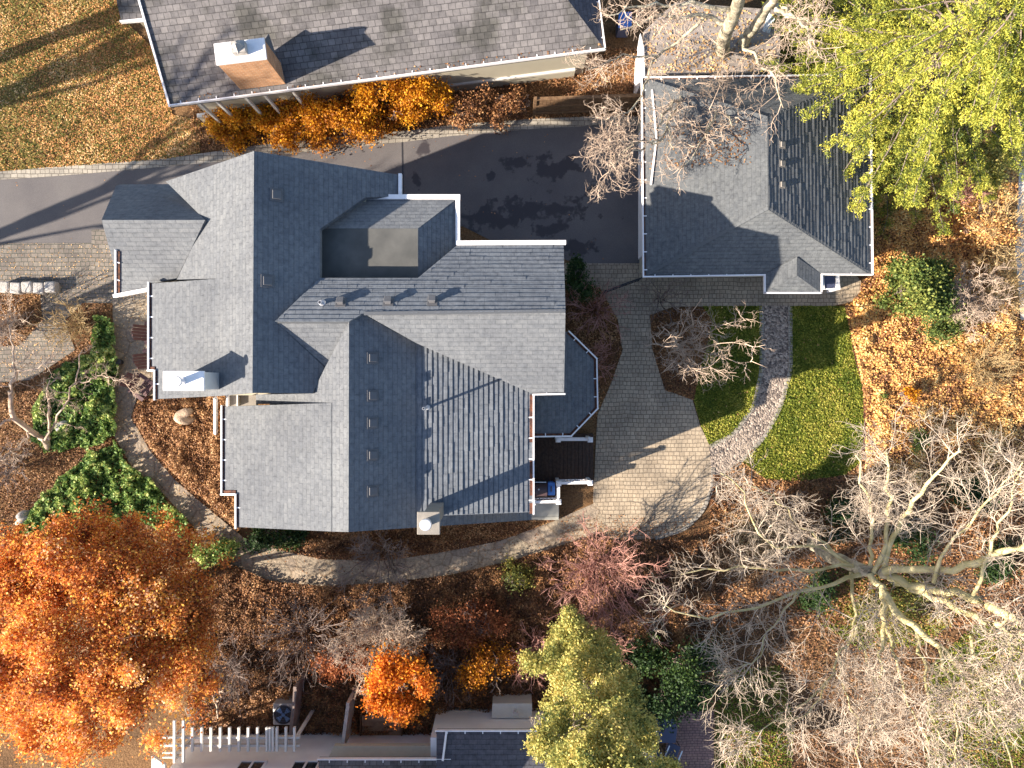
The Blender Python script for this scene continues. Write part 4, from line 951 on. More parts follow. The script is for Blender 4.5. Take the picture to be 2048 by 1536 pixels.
# patio set bottom right
pt = empty("patio_table", W(1318, 1470, 0), "dark blue grey patio table on the brick patio", "table")
c = W(1318, 1462, .74); m = MB(); m.slab([c + Vector((x, y, 0)) for x, y in ((-.62, -.45), (.62, -.45), (.68, 0), (.62, .45), (-.62, .45), (-.68, 0))], .04); m.build("table_top", M['navy'], pt, bevel=.01)
for sx in (-1, 1):
    for sy in (-1, 1): MB().box(c + Vector((sx * .52, sy * .35, -.37)), (.05, .05, .7)).build("leg", M['black'], pt)
bo = MB(); bo.cyl(c + Vector((.1, .12, .0)), c + Vector((.1, .12, .12)), .07, .11, 14); tag(bo.build("bowl", M['black'], bevel=.01), "dark bowl standing on the blue grey patio table", "bowl")
def patio_chair(px, py, rz, label):
    o = empty("patio_chair", W(px, py, 0), label, "chair", "chairs round the patio table")
    c = W(px, py, .45); Rz = Matrix.Rotation(rz, 3, 'Z')
    def B(n, off, sz, mat): MB().box(c + Rz @ Vector(off), sz, rz=rz).build(n, mat, o, bevel=.01)
    B("seat", (0, 0, 0), (.48, .46, .05), M['navy']); B("backrest", (0, -.24, .3), (.48, .05, .5), M['navy'])
    for sx in (-1, 1):
        B("armrest", (sx * .26, -.02, .22), (.05, .44, .03), M['metal'])
        for sy in (-1, 1): B("leg", (sx * .22, sy * .2, -.23), (.035, .035, .45), M['black'])
patio_chair(1308, 1512, 0.2, "dark patio chair below the table near the yellow green tree"); patio_chair(1345, 1500, -.4, "patio chair with pale armrest beside the red brick paving")
# white framed bin by the garage porch
wf = empty("potting_bench", W(1662, 565, 0), "white framed bench with a dark curved tub beside the garage porch", "bench")
q = W(1660, 567, .85)
for px in (1645, 1676): MB().slab([W(px - 4, 551, .85), W(px + 3, 551, .85), W(px + 5, 579, .85), W(px - 3, 579, .85)], .85).build("side_panel", M['white'], wf, bevel=.01)
m = MB(); m.cyl(q + Vector((0, .05, -.45)), q + Vector((0, .05, -.05)), .2, .27, 20); m.build("tub", M['navy'], wf, smooth=False)
MB().bar(W(1648, 578, .8), W(1672, 578, .8), .04, .05).build("rail", M['white'], wf)

# ---------------------------------------------------------------- FRONT: adirondack chairs, boulders, stone wall
def adirondack(px, py, rz, label):
    o = empty("garden_chair", W(px, py, 0), label, "chair", "plum garden chairs on the front flagstones"); base = W(px, py, 0); Rz = Matrix.Rotation(rz, 3, 'Z')
    def B(n, parts):
        m = MB()
        for off, sz, tx in parts: m.box(base + Rz @ Vector(off), sz, tilt=Rz @ Matrix.Rotation(tx, 3, 'X'))
        m.build(n, M['plum'], o, bevel=.006)
    B("seat", [((0, .25 - k * .1, .38 - k * .035), (.52, .085, .025), .3) for k in range(5)])
    B("backrest", [((-.24 + k * .12, -.42 - .0, .72), (.1, .03, .78 - abs(k - 2) * .07), .35) for k in range(5)])
    for sx in (-1, 1):
        B("armrest", [((sx * .36, 0, .56), (.14, .68, .028), 0)]); B("leg", [((sx * .31, .28, .28), (.04, .09, .56), 0)]); B("leg", [((sx * .27, -.2, .22), (.04, .75, .09), -.35)])
adirondack(298, 774, R(-125), "plum wooden garden chair beside the orange leaf bed"); adirondack(322, 668, R(-90), "plum garden chair half hidden under the front eave, upper of the pair"); adirondack(324, 716, R(-70), "plum garden chair tucked under the front eave between the other two")
def boulder(px, py, rx, ry, h, mat, label, rz=0):
    import bmesh
    bm = bmesh.new(); bmesh.ops.create_icosphere(bm, subdivisions=4, radius=1)
    r = np.random.default_rng(int(px)); ph = r.random((5, 3)) * 6; fr = r.uniform(1, 3, (5, 3))
    for v in bm.verts:
        k = 1 + sum(.055 * math.sin(v.co.dot(Vector(fr[i])) * 1.6 + ph[i][0]) for i in range(5)); v.co = v.co * k
    me = bpy.data.meshes.new("boulder"); bm.to_mesh(me); bm.free(); o = link("boulder", me, mat, None, True)
    s = H / F; o.scale = (rx * s, ry * s, h); o.rotation_euler = (0, 0, rz); o.location = W(px, py, h * .45); return tag(o, label, "boulder")
boulder(371, 832, 22, 17, .38, M['rock'], "rounded sandy boulder in the orange bed beside the house", .4)
boulder(48, 1034, 16, 10, .3, M['rockg'], "pale pointed boulder at the far left end of the groundcover", .9)
boulder(130, 855, 18, 14, .32, M['rockg'], "grey boulder in the green groundcover near the small trunk")
for i in range(5):
    c = W(8 + i * 23, 574 + (i % 2) * 2, .32); m = MB(); m.box(c - Vector((0, 0, .12)), (.40, .42, .34), rz=random.uniform(-.08, .08))
    tag(m.build("wall_stone", M['rockg'], bevel=.05), ["leftmost square wall stone at the frame edge by the paved walk", "second square wall stone from the left by the paved walk", "middle square stone of the low row by the paved walk", "fourth square wall stone of the row by the paved walk", "square wall stone nearest the house in the low row"][i], "stone", "stones of the low wall by the paved walk")
m = MB(); c = W(243, 724, .12); m.cyl(c, c + Vector((0, 0, .25)), .09, .12, 14); tag(m.build("plant_pot", M['black'], bevel=.01), "small black pot on the front flagstones", "pot")

# ---------------------------------------------------------------- PLANTS
def leafy(name, px, py, zc, rad, n_cl, n_leaf, cl_r, mat, label, cat="shrub", size=.045, group=None, trunk=True, flat=.1, shell=.5, tone=0.0, squash=.9, twigmat=None, bottom=-.6, lobes=None, trunk_xy=None):
    c = W(px, py, zc); b = W(px, py, 0) if trunk_xy is None else Vector((*trunk_xy, 0)); base = Vector((c.x, c.y, 0)) if trunk_xy is None else b
    o = empty(name, base, label, cat, group)
    P, t = clumps(c, rad, n_cl, n_leaf, cl_r, shell, squash, bottom, lobes); k = P[:, 2] > .03; P = P[k]; t = t[k]
    quads_obj("crown" if cat == "tree" else "foliage", P, size * rng.uniform(.6, 1.35, len(P)), rng.random(len(P)) * .7 + .15 + t + tone, mat, o, flat=flat)
    if trunk:
        paths = []
        n = 7 if cat == "tree" else 6
        for i in range(n):
            a = rng.uniform(0, 2 * math.pi); e_ = np.array(c) + np.array([math.cos(a) * rad[0] * .6, math.sin(a) * rad[1] * .6, rad[2] * rng.uniform(0, .7)])
            s = np.array([base.x, base.y, 0]) + (np.array([math.cos(a), math.sin(a), 0]) * .06)
            mid = (s + e_) / 2 + np.array([0, 0, .1]) ; p = resample([s, s * .6 + np.array([c.x, c.y, zc * .5]) * .4 if cat == 'tree' else mid, mid, e_], 9)
            paths.append((p, np.linspace(.03 + .02 * rad[2], .012, 9), 6))
            out = [[], []]; grow(out, p, .02, 0, dict(n=[5, 3], len=[rad[0] * .5, rad[0] * .25], r=[.012, .007], up=.2)); paths += out[0] + out[1]
        tubes_obj("trunk" if cat == "tree" else "stems", paths, twigmat or M['twigd'], o)
    return o

def bare(name, px, py, h, rad, n_st, P, mat, label, cat="shrub", group=None, r0=.022, lean=None, upb=1.0, sides=5, extra=None):
    """many-stemmed leafless shrub: base on the ground at px,py"""
    b = W(px, py, 0); o = empty(name, b, label, cat, group); st = []; out = [[] for _ in P['n']]
    for i in range(n_st):
        a = 2 * math.pi * (i + rng.uniform(-.4, .4)) / n_st; rr = rad * rng.uniform(.45, 1.0); s = np.array([b.x, b.y, 0]) + np.array([math.cos(a), math.sin(a), 0]) * .08
        e_ = s + np.array([math.cos(a) * rr, math.sin(a) * rr, h * rng.uniform(.65, 1.0)])
        if lean is not None: e_ += np.array([lean[0], lean[1], 0])
        mid = s * .5 + e_ * .5 + np.array([-math.cos(a), -math.sin(a), 0]) * rr * .12 + rng.normal(size=3) * .08; mid[2] = h * .45
        p = resample([s, mid, e_], 8); p[1:-1] += rng.normal(size=(6, 3)) * .035 * rad; st.append((p, np.linspace(r0, r0 * .4, 8), sides)); grow(out, p, r0, 0, P)
    tubes_obj("stems", st, mat, o)
    tubes_obj("twigs", [x for l in out for x in l], mat, o); return o

# big orange tree, lower left
leafy("orange_tree", 175, 1268, 5.5, (4.2, 4.25, 2.5), 1500, 150, .17, M['leaf_orange'], "large tree with dense orange and copper autumn leaves", "tree", .042, shell=.3, tone=.0, lobes=330, trunk=True, twigmat=M['twigp'])
# golden hedge along the north neighbour
for i, (px, py, r, h) in enumerate(((462, 255, .65, .6), (510, 232, .8, .75), (560, 248, .85, .8), (612, 225, .95, .95), (668, 232, .95, 1.0), (722, 240, .9, .8), (775, 205, 1.0, 1.1), (835, 200, .95, 1.05), (870, 215, .7, .8))):
    leafy("shrub", px, py, h * .8, (r * 1.25, r, h), 90, 70, .14, M['leaf_gold'],
          ["golden orange shrub at the west end of the hedge row", "golden shrub below the neighbour porch posts, second from the west", "golden shrub in front of the brick chimney bay", "bright yellow orange shrub, fourth along the hedge row", "copper gold shrub at the middle of the hedge row", "low reddish gold shrub nearest the house ridge tip", "tall bright orange shrub against the neighbour eave", "yellow orange shrub near the east end of the hedge row", "small golden shrub at the east end of the hedge row"][i], size=.042, group="golden shrubs along the neighbour house", tone=(.0, .05, -.1, .1, -.05, -.12, .15, .1, 0)[i])
for i, (px, py) in enumerate(((930, 225), (985, 215), (1035, 210))):
    leafy("shrub", px, py, .5, (.75, .6, .55), 40, 55, .13, M['lit_rust'], ["dull red brown shrub just east of the golden hedge", "brown leafed low shrub midway to the board fence", "rusty shrub next to the end of the board fence"][i], size=.04, group="dull shrubs before the board fence")
# fiery tree & friends, bottom
leafy("orange_tree", 812, 1378, 2.2, (1.35, 1.25, 1.25), 150, 90, .16, M['leaf_fire'], "small fiery orange tree beside the wooden steps", "tree", .05, twigmat=M['twigo'])
leafy("shrub", 985, 1335, 1.0, (1.0, .9, .8), 70, 60, .16, M['leaf_gold'], "dull gold shrub between the fiery tree and the columnar tree", size=.04, tone=-.25)
leafy("shrub", 930, 1245, .9, (1.5, .9, .6), 90, 50, .17, M['leaf_rust'], "rust coloured shrub mass in the middle of the south bed", size=.04)
leafy("shrub", 700, 1325, .8, (1.3, .7, .6), 70, 50, .16, M['leaf_rust'], "rusty sprawling shrub above the air conditioner", size=.04, tone=.1)
leafy("evergreen_shrub", 545, 1075, .5, (1.25, .42, .55), 70, 80, .12, M['leaf_dark'], "dark evergreen shrub under the south west roof corner", size=.045)
leafy("evergreen_shrub", 435, 1105, .35, (.75, .5, .4), 45, 80, .11, M['ivy'], "small green tuft between the orange tree and the garden path", size=.06, trunk=False, tone=.05)
leafy("evergreen_shrub", 1155, 568, .7, (.55, .7, .8), 50, 80, .13, M['leaf_dark'], "near black evergreen at the north east house corner", size=.045)
leafy("evergreen_shrub", 1345, 1345, 1.2, (1.5, 1.7, 1.2), 150, 80, .18, M['leaf_dark'], "large dark green shrub in shade above the patio table", size=.05)
leafy("evergreen_shrub", 1275, 1400, .9, (.6, .6, .8), 40, 60, .14, M['leaf_dark'], "small dark shrub right beside the columnar tree", size=.045)
leafy("evergreen_shrub", 1030, 1150, .5, (.5, .7, .5), 35, 50, .14, M['leaf_olive'], "olive shrub on the south edge of the garden path", size=.04)
leafy("evergreen_shrub", 1790, 1230, .5, (1.6, 1.0, .5), 80, 60, .2, M['leaf_olive'], "mossy olive shrub patch beneath the big bare tree limbs", size=.04, trunk=False)
leafy("evergreen_shrub", 1560, 985, .35, (1.2, .35, .3), 30, 50, .14, M['lit_rust'], "rusty low shrub at the south edge of the lawn", size=.04)
leafy("evergreen_shrub", 1835, 880, .6, (.28, .42, .6), 26, 50, .09, M['leaf_yew'], "small upright green shrub in the golden bed", size=.035)
leafy("shrub", 1812, 790, .45, (.35, .3, .4), 24, 50, .08, M['leaf_gold'], "small glowing orange shrub in the golden bed", size=.035)
leafy("shrub", 1765, 795, .2, (.16, .2, .2), 10, 40, .06, M['leaf_yew'], "tiny green tuft left of the glowing orange shrub", size=.03, trunk=False)
for i, (px, py, r, lab) in enumerate(((1700, 1040, 1.0, "dark evergreen mound left of the big tree trunk"), (1930, 1000, 1.1, "dark evergreen mound right of the upright mossy limbs"), (1830, 1080, .8, "dark low evergreen behind the big tree crotch"), (1640, 1180, .8, "green mound below the big tree trunk base"), (1980, 1120, .9, "dark evergreen mound at the right edge under the bright limb"))):
    leafy("evergreen_shrub", px, py, .4, (r, r * .7, .45), 60, 50, .16, M['leaf_dark'], lab, size=.045, trunk=False, tone=.05)
# yew
o = leafy("yew", 1826, 588, 1.3, (1.25, 1.5, 1.3), 210, 110, .15, M['leaf_yew'], "rounded deep green yew in the golden bed east of the garage", "shrub", .05, shell=.5, tone=.08)
leafy("conifer_shrub", 1880, 655, .7, (.8, .6, .6), 50, 70, .12, M['leaf_yew'], "bluish green low conifer at the foot of the yew", size=.04, tone=-.05)
leafy("shrub", 1965, 450, .5, (1.3, 1.3, .6), 90, 50, .18, M['lit_gold'], "pale gold shrub along the right edge of the frame", size=.04)
leafy("shrub", 2010, 330, .9, (.9, 1.2, .9), 80, 60, .16, M['leaf_pine'], "yellow green shrub below the conifer at the right edge", size=.045)

# columnar yellow-green tree
def column():
    X, Y = 2.25, -9.2; o = empty("columnar_tree", (X, Y, 0), "tall columnar tree with yellow green foliage at the bottom centre", "tree")
    Cs_, T_ = [], []
    for z, r in zip(np.linspace(1.5, 12.5, 31), np.r_[np.linspace(.6, 1.45, 11), np.linspace(1.45, .95, 20)]):
        for _ in range(5):
            a = rng.uniform(0, 2 * np.pi); q = r * rng.uniform(.35, 1.05); lc = np.array([X + math.cos(a) * q, Y + math.sin(a) * q, z + rng.normal() * .3]); R2 = rng.uniform(.22, .5); n = int(34 * R2 / .3); tn = rng.normal() * .13
            v = rng.normal(size=(n, 3)); v /= np.linalg.norm(v, axis=1, keepdims=True); c = lc + v * R2 * rng.random((n, 1)) ** .5
            P = c[:, None, :] + rng.normal(size=(n, 26, 3)) * .075; Cs_.append(P.reshape(-1, 3)); T_.append(np.repeat(rng.normal(size=n) * .13 + tn, 26))
    for q, R2 in (((1.95, -8.2, 5.0), .5), ((1.8, -7.7, 5.3), .42), ((1.85, -7.35, 5.5), .3), ((1.75, -7.05, 5.6), .2), ((.55, -8.6, 5.5), .35), ((3.5, -8.8, 6.0), .3), ((3.6, -9.4, 8.0), .35), ((.8, -9.2, 9.0), .4), ((3.9, -9.8, 9.5), .45)):
        n = int(70 * R2 / .3); v = rng.normal(size=(n, 3)); v /= np.linalg.norm(v, axis=1, keepdims=True); c = np.array(q) + v * R2 * rng.random((n, 1)) ** .5
        Cs_.append((c[:, None, :] + rng.normal(size=(n, 26, 3)) * .075).reshape(-1, 3)); T_.append(np.repeat(rng.normal(size=n) * .13, 26))
    P = np.concatenate(Cs_); t = np.concatenate(T_); quads_obj("crown", P, .034 * rng.uniform(.6, 1.4, len(P)), rng.random(len(P)) * .65 + .2 + t, M['leaf_pine'], o, flat=.1)
    tr = resample([(X, Y, 0), (X + .05, Y, 4), (X - .05, Y, 8), (X, Y, 12.6)], 16); paths = [(tr, np.linspace(.14, .03, 16), 8)]; out = [[], [], []]
    grow(out, tr, .1, 0, dict(n=[60, 5, 4], len=[1.6, .6, .3], r=[.03, .014, .009], up=.5, ang=(.6, 1.0))); tubes_obj("trunk", paths, M['bark'], o); tubes_obj("branches", [x for l in out for x in l], M['twig'], o)
column()

# bright conifer, top right: whorled drooping boughs
def conifer():
    X, Y = 13.5, 10.6; o = empty("conifer", (X, Y, 0), "large bright yellow green conifer with drooping boughs at the top right", "tree")
    tr = resample([(X, Y, 0), (X, Y, 7), (X + .1, Y + .1, 13)], 14); wood = [(tr, np.linspace(.28, .05, 14), 8)]; Cn, Tn, Nn_ = [], [], []
    for z in np.arange(1.4, 12.5, .36):
        R_ = 5.8 * (1 - (z / 13.2)) ** .75 + .3; nb = 9 if z < 9 else 7
        for k in range(nb):
            a = rng.uniform(0, 2 * math.pi); L = R_ * rng.uniform(.7, 1.12); u = np.array([math.cos(a), math.sin(a), 0]); s = np.array([X, Y, z]); n = 9
            tt = np.linspace(0, 1, n); drop = .30 * L * tt ** 2 - .10 * L * tt; p = s + u * (tt * L)[:, None] + np.array([0, 0, -1]) * drop[:, None] + rng.normal(size=(n, 3)) * .04; wood.append((p, np.linspace(.04, .01, n), 4))
            sd = np.array([-u[1], u[0], 0]); ns = int(L * 11)
            t0 = rng.uniform(.22, 1.0, ns) ** .8; cx = np.stack([np.interp(t0, tt, p[:, i]) for i in range(3)], 1); sl_ = (.50 * (1.1 - t0) + .20) * rng.uniform(.5, 1.1, ns) * np.where(rng.random(ns) < .5, -1, 1) * min(1, L / 2.5)
            m = 44; f = np.linspace(0.05, 1, m); tip = sd[None] * sl_[:, None] + u[None] * np.abs(sl_)[:, None] * .65 + np.array([0, 0, -.25])[None] * np.abs(sl_)[:, None]
            q = cx[:, None, :] + tip[:, None, :] * f[None, :, None] + rng.normal(size=(ns, m, 3)) * .05; Cn.append(q.reshape(-1, 3))
            Tn.append((rng.normal() * .1 + np.repeat(rng.normal(size=ns) * .16, m) + np.tile(f * .25, ns)))
    P = np.concatenate(Cn); t = np.concatenate(Tn); tubes_obj("trunk", wood, M['twigd'], o)
    quads_obj("crown", P, .042 * rng.uniform(.6, 1.4, len(P)), rng.random(len(P)) * .5 + .14 + t, M['leaf_conifer'], o, flat=.2, asp=.28)
conifer()

# bare shrubs
PB = dict(n=[7, 4], len=[.75, .32], r=[.010, .006], up=.12, crook=.28, ang=(.4, .9))
bare("bare_shrub", 1200, 1130, 3.0, 2.5, 40, dict(n=[11, 5], len=[.8, .35], r=[.010, .006], up=.15, crook=.22, ang=(.3, .8)), M['twigr'], "large leafless shrub of fine reddish twigs south of the patio")
bare("bare_shrub", 1190, 1275, 1.8, 1.5, 20, PB, M['twigr'], "smaller dull red leafless shrub behind the columnar tree tip")
bare("bare_tree", 1352, 695, 4.6, 1.9, 12, dict(n=[7, 4, 3], len=[1.0, .5, .25], r=[.014, .008, .006], up=.05, crook=.32, ang=(.5, 1.1)), M['twigp'], "leafless small tree with pinkish twigs in the bed by the lawn", cat="tree", r0=.03, lean=(.1, -.2))
bare("bare_shrub", 1320, 600, 1.8, 1.2, 11, dict(n=[5, 3], len=[.6, .3], r=[.010, .006], up=.05, crook=.25), M['twigd'], "sparse dark leafless shrub at the garage wall")
bare("bare_shrub", 1190, 620, 1.3, 1.0, 16, PB, M['twigr'], "dim reddish bare shrub in the shaded house bed")
bare("bare_shrub", 1180, 720, 1.0, .8, 12, PB, M['twigr'], "low reddish bare shrub between bay roof and patio")
bare("bare_shrub", 1895, 610, 2.3, 1.2, 18, dict(n=[8, 5, 3], len=[.8, .4, .2], r=[.012, .008, .006], up=.05, crook=.35), M['twigp'], "leafless pinkish shrub overlapping the yew", r0=.022)
bare("bare_shrub", 1975, 480, 1.8, 1.7, 24, PB, M['twigo'], "golden brown leafless shrub at the right edge")
bare("bare_shrub", 1990, 590, 1.6, 1.3, 26, PB, M['twigo'], "golden bare shrub at the right edge below the other golden one")
bare("bare_shrub", 1955, 740, 1.0, 1.0, 20, PB, M['twigo'], "low golden bare shrub in the bright leaf bed")
bare("bare_shrub", 1895, 380, 1.2, .7, 20, PB, M['twigr'], "small reddish bare shrub below the conifer boughs")
bare("bare_tree", 768, 1100, 2.8, 1.6, 10, dict(n=[7, 5, 3], len=[.8, .45, .22], r=[.014, .009, .006], up=.05, crook=.3), M['twigd'], "grey leafless small tree against the south wall", cat="tree", r0=.035, lean=(-.1, -.2))
bare("bare_shrub", 775, 1250, 2.4, 1.6, 30, dict(n=[9, 5, 3], len=[.85, .4, .2], r=[.012, .008, .006], up=.1, crook=.35), M['twigp'], "tangled grey mauve leafless shrub in the south bed", r0=.022, lean=(0, -.2))
bare("bare_shrub", 620, 1260, 1.6, 1.9, 26, PB, M['twigd'], "dark twiggy shrub thicket above the stepping stones")
bare("bare_shrub", 470, 1330, 1.8, 1.6, 22, PB, M['twigd'], "dark bare thicket at the foot of the orange tree")
bare("bare_shrub", 1070, 1290, 1.5, 1.3, 18, PB, M['twigr'], "maroon bare shrub just left of the columnar tree tip")
bare("bare_shrub", 900, 1330, 1.3, 1.2, 16, PB, M['twigd'], "brown bare shrub between the fiery tree and the gold shrub")
bare("bare_shrub", 30, 650, 1.6, 1.3, 20, PB, M['twigp'], "pinkish bare shrub at the left edge above the small tree")
bare("bare_shrub", 165, 650, 1.2, .9, 16, PB, M['twigo'], "orange brown bare shrub beside the green groundcover")
bare("bare_shrub", 25, 930, 1.2, 1.2, 16, PB, M['twigd'], "brown bare shrub at the left edge below the small tree")
bare("bare_shrub", 1500, 1060, 1.2, 1.1, 20, PB, M['twigo'], "copper brown bare shrub between the patio and the big tree")

# trees given by limbs traced on the photograph: (px, py, z, radius) chains
def limb_tree(name, label, limbs, P, barkm, twigm, base, cat="tree", trunk_n=1, n_res=14, group=None):
    o = empty(name, base, label, cat, group); big = []; out = [[] for _ in P['n']]
    for i, ch in enumerate(limbs):
        pts = [tuple(W(a, b, z)) for a, b, z, r in ch]; rad = [r for *_, r in ch]
        p = resample(pts, n_res); p[1:-1] += rng.normal(size=(n_res - 2, 3)) * (.05 if i >= trunk_n else .02)
        dd = np.linspace(0, 1, len(rad)); rr = np.interp(np.linspace(0, 1, n_res), dd, rad); big.append((p, rr, 8 if max(rad) > .07 else 6))
        if i >= trunk_n: grow(out, p, rr[0], 0, P)
    tubes_obj("trunk", big[:trunk_n], barkm, o); tubes_obj("limbs", big[trunk_n:], P.get('limbmat', barkm), o)
    tubes_obj("branches", [x for l in out for x in l], twigm, o)
    return o
def zc(px, py): # zoom-crop coordinates used while tracing the big tree
    return 1300 + px * .4142, 900 + py * .4142
def Z(pts): return [(*zc(a, b), z, r * .95) for a, b, z, r in pts]
big_limbs = [
 Z([(790, 440, .0, .30), (850, 500, 1.6, .26), (960, 555, 3.4, .24), (1080, 590, 4.4, .22), (1180, 600, 5.0, .18)]),
 Z([(1130, 590, 4.9, .13), (1250, 590, 5.4, .12), (1400, 575, 6.2, .11), (1560, 560, 7.0, .11), (1700, 500, 7.8, .10), (1830, 460, 8.6, .09)]),
 Z([(1150, 610, 4.9, .15), (1250, 655, 5.4, .13), (1400, 680, 6.0, .12), (1550, 710, 6.6, .13), (1700, 790, 7.4, .13), (1850, 880, 8.2, .12)]),
 Z([(1180, 640, 5.0, .11), (1350, 690, 5.8, .10), (1500, 770, 6.4, .10), (1650, 850, 7.2, .10), (1820, 890, 8, .08)]),
 Z([(1060, 600, 4.4, .12), (1130, 700, 4.8, .11), (1130, 850, 5.4, .08), (1115, 1000, 6.0, .05), (1110, 1100, 6.6, .03)]),
 Z([(1120, 680, 4.9, .13), (1250, 850, 5.6, .11), (1400, 960, 6.4, .09), (1550, 1100, 7.2, .06), (1750, 1200, 8.2, .04)]),
 Z([(1080, 590, 4.4, .09), (1150, 430, 5.0, .07), (1150, 200, 5.8, .05), (1140, 0, 6.6, .03)]),
 Z([(1130, 570, 4.6, .10), (1180, 400, 5.2, .08), (1260, 280, 5.8, .07), (1360, 130, 6.8, .05), (1500, 0, 7.6, .03)]),
 Z([(1060, 570, 4.2, .07), (1080, 480, 4.8, .06), (1060, 250, 5.6, .045), (990, 20, 6.4, .03)]),
 Z([(960, 555, 3.6, .07), (850, 470, 4.2, .05), (600, 470, 4.8, .04), (480, 370, 5.2, .035), (450, 170, 5.6, .025), (340, 110, 5.9, .015)]),
 Z([(980, 560, 3.8, .07), (700, 580, 4.4, .05), (450, 560, 4.8, .035), (150, 600, 5.2, .02)]),
 Z([(1020, 600, 4.0, .09), (850, 650, 4.5, .06), (700, 700, 4.9, .05), (450, 760, 5.4, .04), (250, 830, 5.8, .03), (60, 740, 6.2, .015)]),
 Z([(970, 590, 3.7, .07), (975, 700, 4.0, .055), (1000, 870, 4.4, .045), (920, 960, 4.8, .04), (900, 1060, 5.2, .04), (850, 1150, 5.6, .035), (710, 1240, 6, .02)]),
 Z([(1000, 850, 4.5, .05), (1050, 1000, 5, .04), (1090, 1200, 5.8, .03), (1080, 1380, 6.4, .02)]),
 Z([(1370, 640, 6.2, .07), (1400, 520, 6.6, .05), (1480, 420, 7.2, .04), (1640, 250, 8.0, .03), (1800, 60, 8.8, .02)]),
 Z([(1560, 700, 6.8, .06), (1620, 560, 7.4, .05), (1700, 330, 8.2, .035), (1800, 100, 9, .02)]),
 Z([(1130, 850, 5.4, .06), (1180, 1000, 6, .045), (1230, 1200, 6.8, .03), (1350, 1420, 7.6, .02)]),
 Z([(1290, 880, 5.8, .07), (1320, 1050, 6.4, .05), (1350, 1250, 7.2, .035), (1480, 1500, 8.2, .02)]),
 Z([(1400, 960, 6.4, .06), (1450, 1120, 7, .045), (1490, 1300, 7.8, .03), (1480, 1560, 8.6, .02)]),
 Z([(1550, 900, 6.9, .06), (1600, 1150, 7.6, .04), (1700, 1400, 8.4, .03), (1800, 1600, 9.2, .02)]),
 Z([(900, 980, 4.9, .045), (930, 1150, 5.6, .035), (1000, 1300, 6.2, .025), (1010, 1500, 6.8, .015)]),
 Z([(700, 700, 4.9, .045), (560, 900, 5.5, .03), (520, 1020, 6, .02), (330, 1080, 6.4, .012)]),
 Z([(860, 1120, 5.5, .035), (760, 1290, 6.1, .025), (600, 1310, 6.5, .018), (420, 1400, 6.9, .012)]),
 Z([(1700, 790, 7.4, .06), (1750, 1000, 8.2, .04), (1850, 1250, 9, .03)]),
 Z([(960, 555, 3.6, .06), (720, 350, 4.3, .04), (560, 200, 4.9, .03), (450, 160, 5.2, .02)]),
]
limb_tree("bare_tree", "huge leafless tree with pale spreading limbs at the lower right", big_limbs,
          dict(n=[13, 8, 4], len=[1.7, .9, .5], r=[.017, .0095, .006], up=.04, crook=.26, ang=(.45, 1.15), k=6, t0=.12, limbmat=M['twig2']), M['bark'], M['twig'], W(*zc(790, 440), 0))
# top centre bare tree
def Y_(pts): return [(1160 + a * .3125, b * .3125, z, r) for a, b, z, r in pts]
top_limbs = [
 Y_([(925, 480, 0, .28), (930, 400, 1.6, .25), (900, 300, 3.0, .24), (950, 180, 4.6, .22), (1000, 60, 6.2, .2), (1030, -60, 7.6, .16)]),
 Y_([(1020, 350, 1.2, .2), (1060, 240, 3, .18), (1150, 130, 4.8, .16), (1260, -40, 7, .12)]),
 Y_([(940, 170, 4.8, .08), (800, 80, 5.2, .06), (500, 110, 5.6, .04), (260, 190, 5.8, .02)]),
 Y_([(960, 60, 6.2, .08), (700, 30, 6.6, .05), (450, 20, 7, .03), (180, 100, 7.4, .015)]),
 Y_([(900, 470, 1.0, .08), (700, 560, 2.8, .06), (560, 690, 4.2, .05), (490, 830, 5.0, .03)]),
 Y_([(890, 480, .9, .08), (870, 600, 2.8, .055), (850, 780, 4.4, .04), (800, 850, 5.2, .02)]),
 Y_([(920, 480, 1.0, .07), (880, 560, 2.6, .055), (950, 720, 4.0, .035), (975, 810, 5.0, .02)]),
 Y_([(1030, 230, 3.4, .07), (1120, 370, 4.4, .05), (1240, 520, 5.2, .035), (1300, 690, 5.8, .015)]),
 Y_([(1200, 50, 5.8, .08), (1300, 90, 6.4, .055), (1440, 130, 7, .04), (1480, 310, 7.6, .02)]),
 Y_([(1240, 40, 6.0, .07), (1400, 130, 6.8, .045), (1540, 150, 7.4, .02)]),
 Y_([(490, 370, 4.0, .04), (430, 530, 4.8, .035), (380, 640, 5.2, .03), (300, 730, 5.6, .02), (140, 770, 5.9, .012)]),
 Y_([(800, 100, 4.8, .06), (490, 370, 4.0, .05), (240, 340, 4.6, .035), (100, 450, 5, .025), (0, 400, 5.4, .015)]),
 Y_([(900, 480, 1.2, .06), (840, 800, 4.0, .04), (740, 1000, 5.2, .025), (640, 1080, 5.6, .015)]),
 Y_([(530, 900, 4.6, .035), (390, 900, 4.8, .03), (280, 960, 5.0, .025), (190, 1040, 5.2, .015)]),
 Y_([(390, 900, 4.8, .03), (250, 900, 5.0, .02), (140, 980, 5.2, .012)]),
 Y_([(600, 640, 4.0, .04), (530, 900, 4.6, .035), (330, 960, 5.0, .02), (170, 1120, 5.3, .012)]),
 Y_([(700, 560, 2.8, .05), (560, 780, 4.4, .03), (600, 950, 5.2, .02)]),
]
limb_tree("bare_tree", "leafless tree with thick mottled trunk overhanging the garage roof", top_limbs,
          dict(n=[15, 5, 3], len=[1.3, .65, .32], r=[.014, .0085, .0055], up=.03, crook=.38, ang=(.45, 1.15), k=6, t0=.2), M['bark'], M['twigp'], W(1450, 150, 0), trunk_n=2)
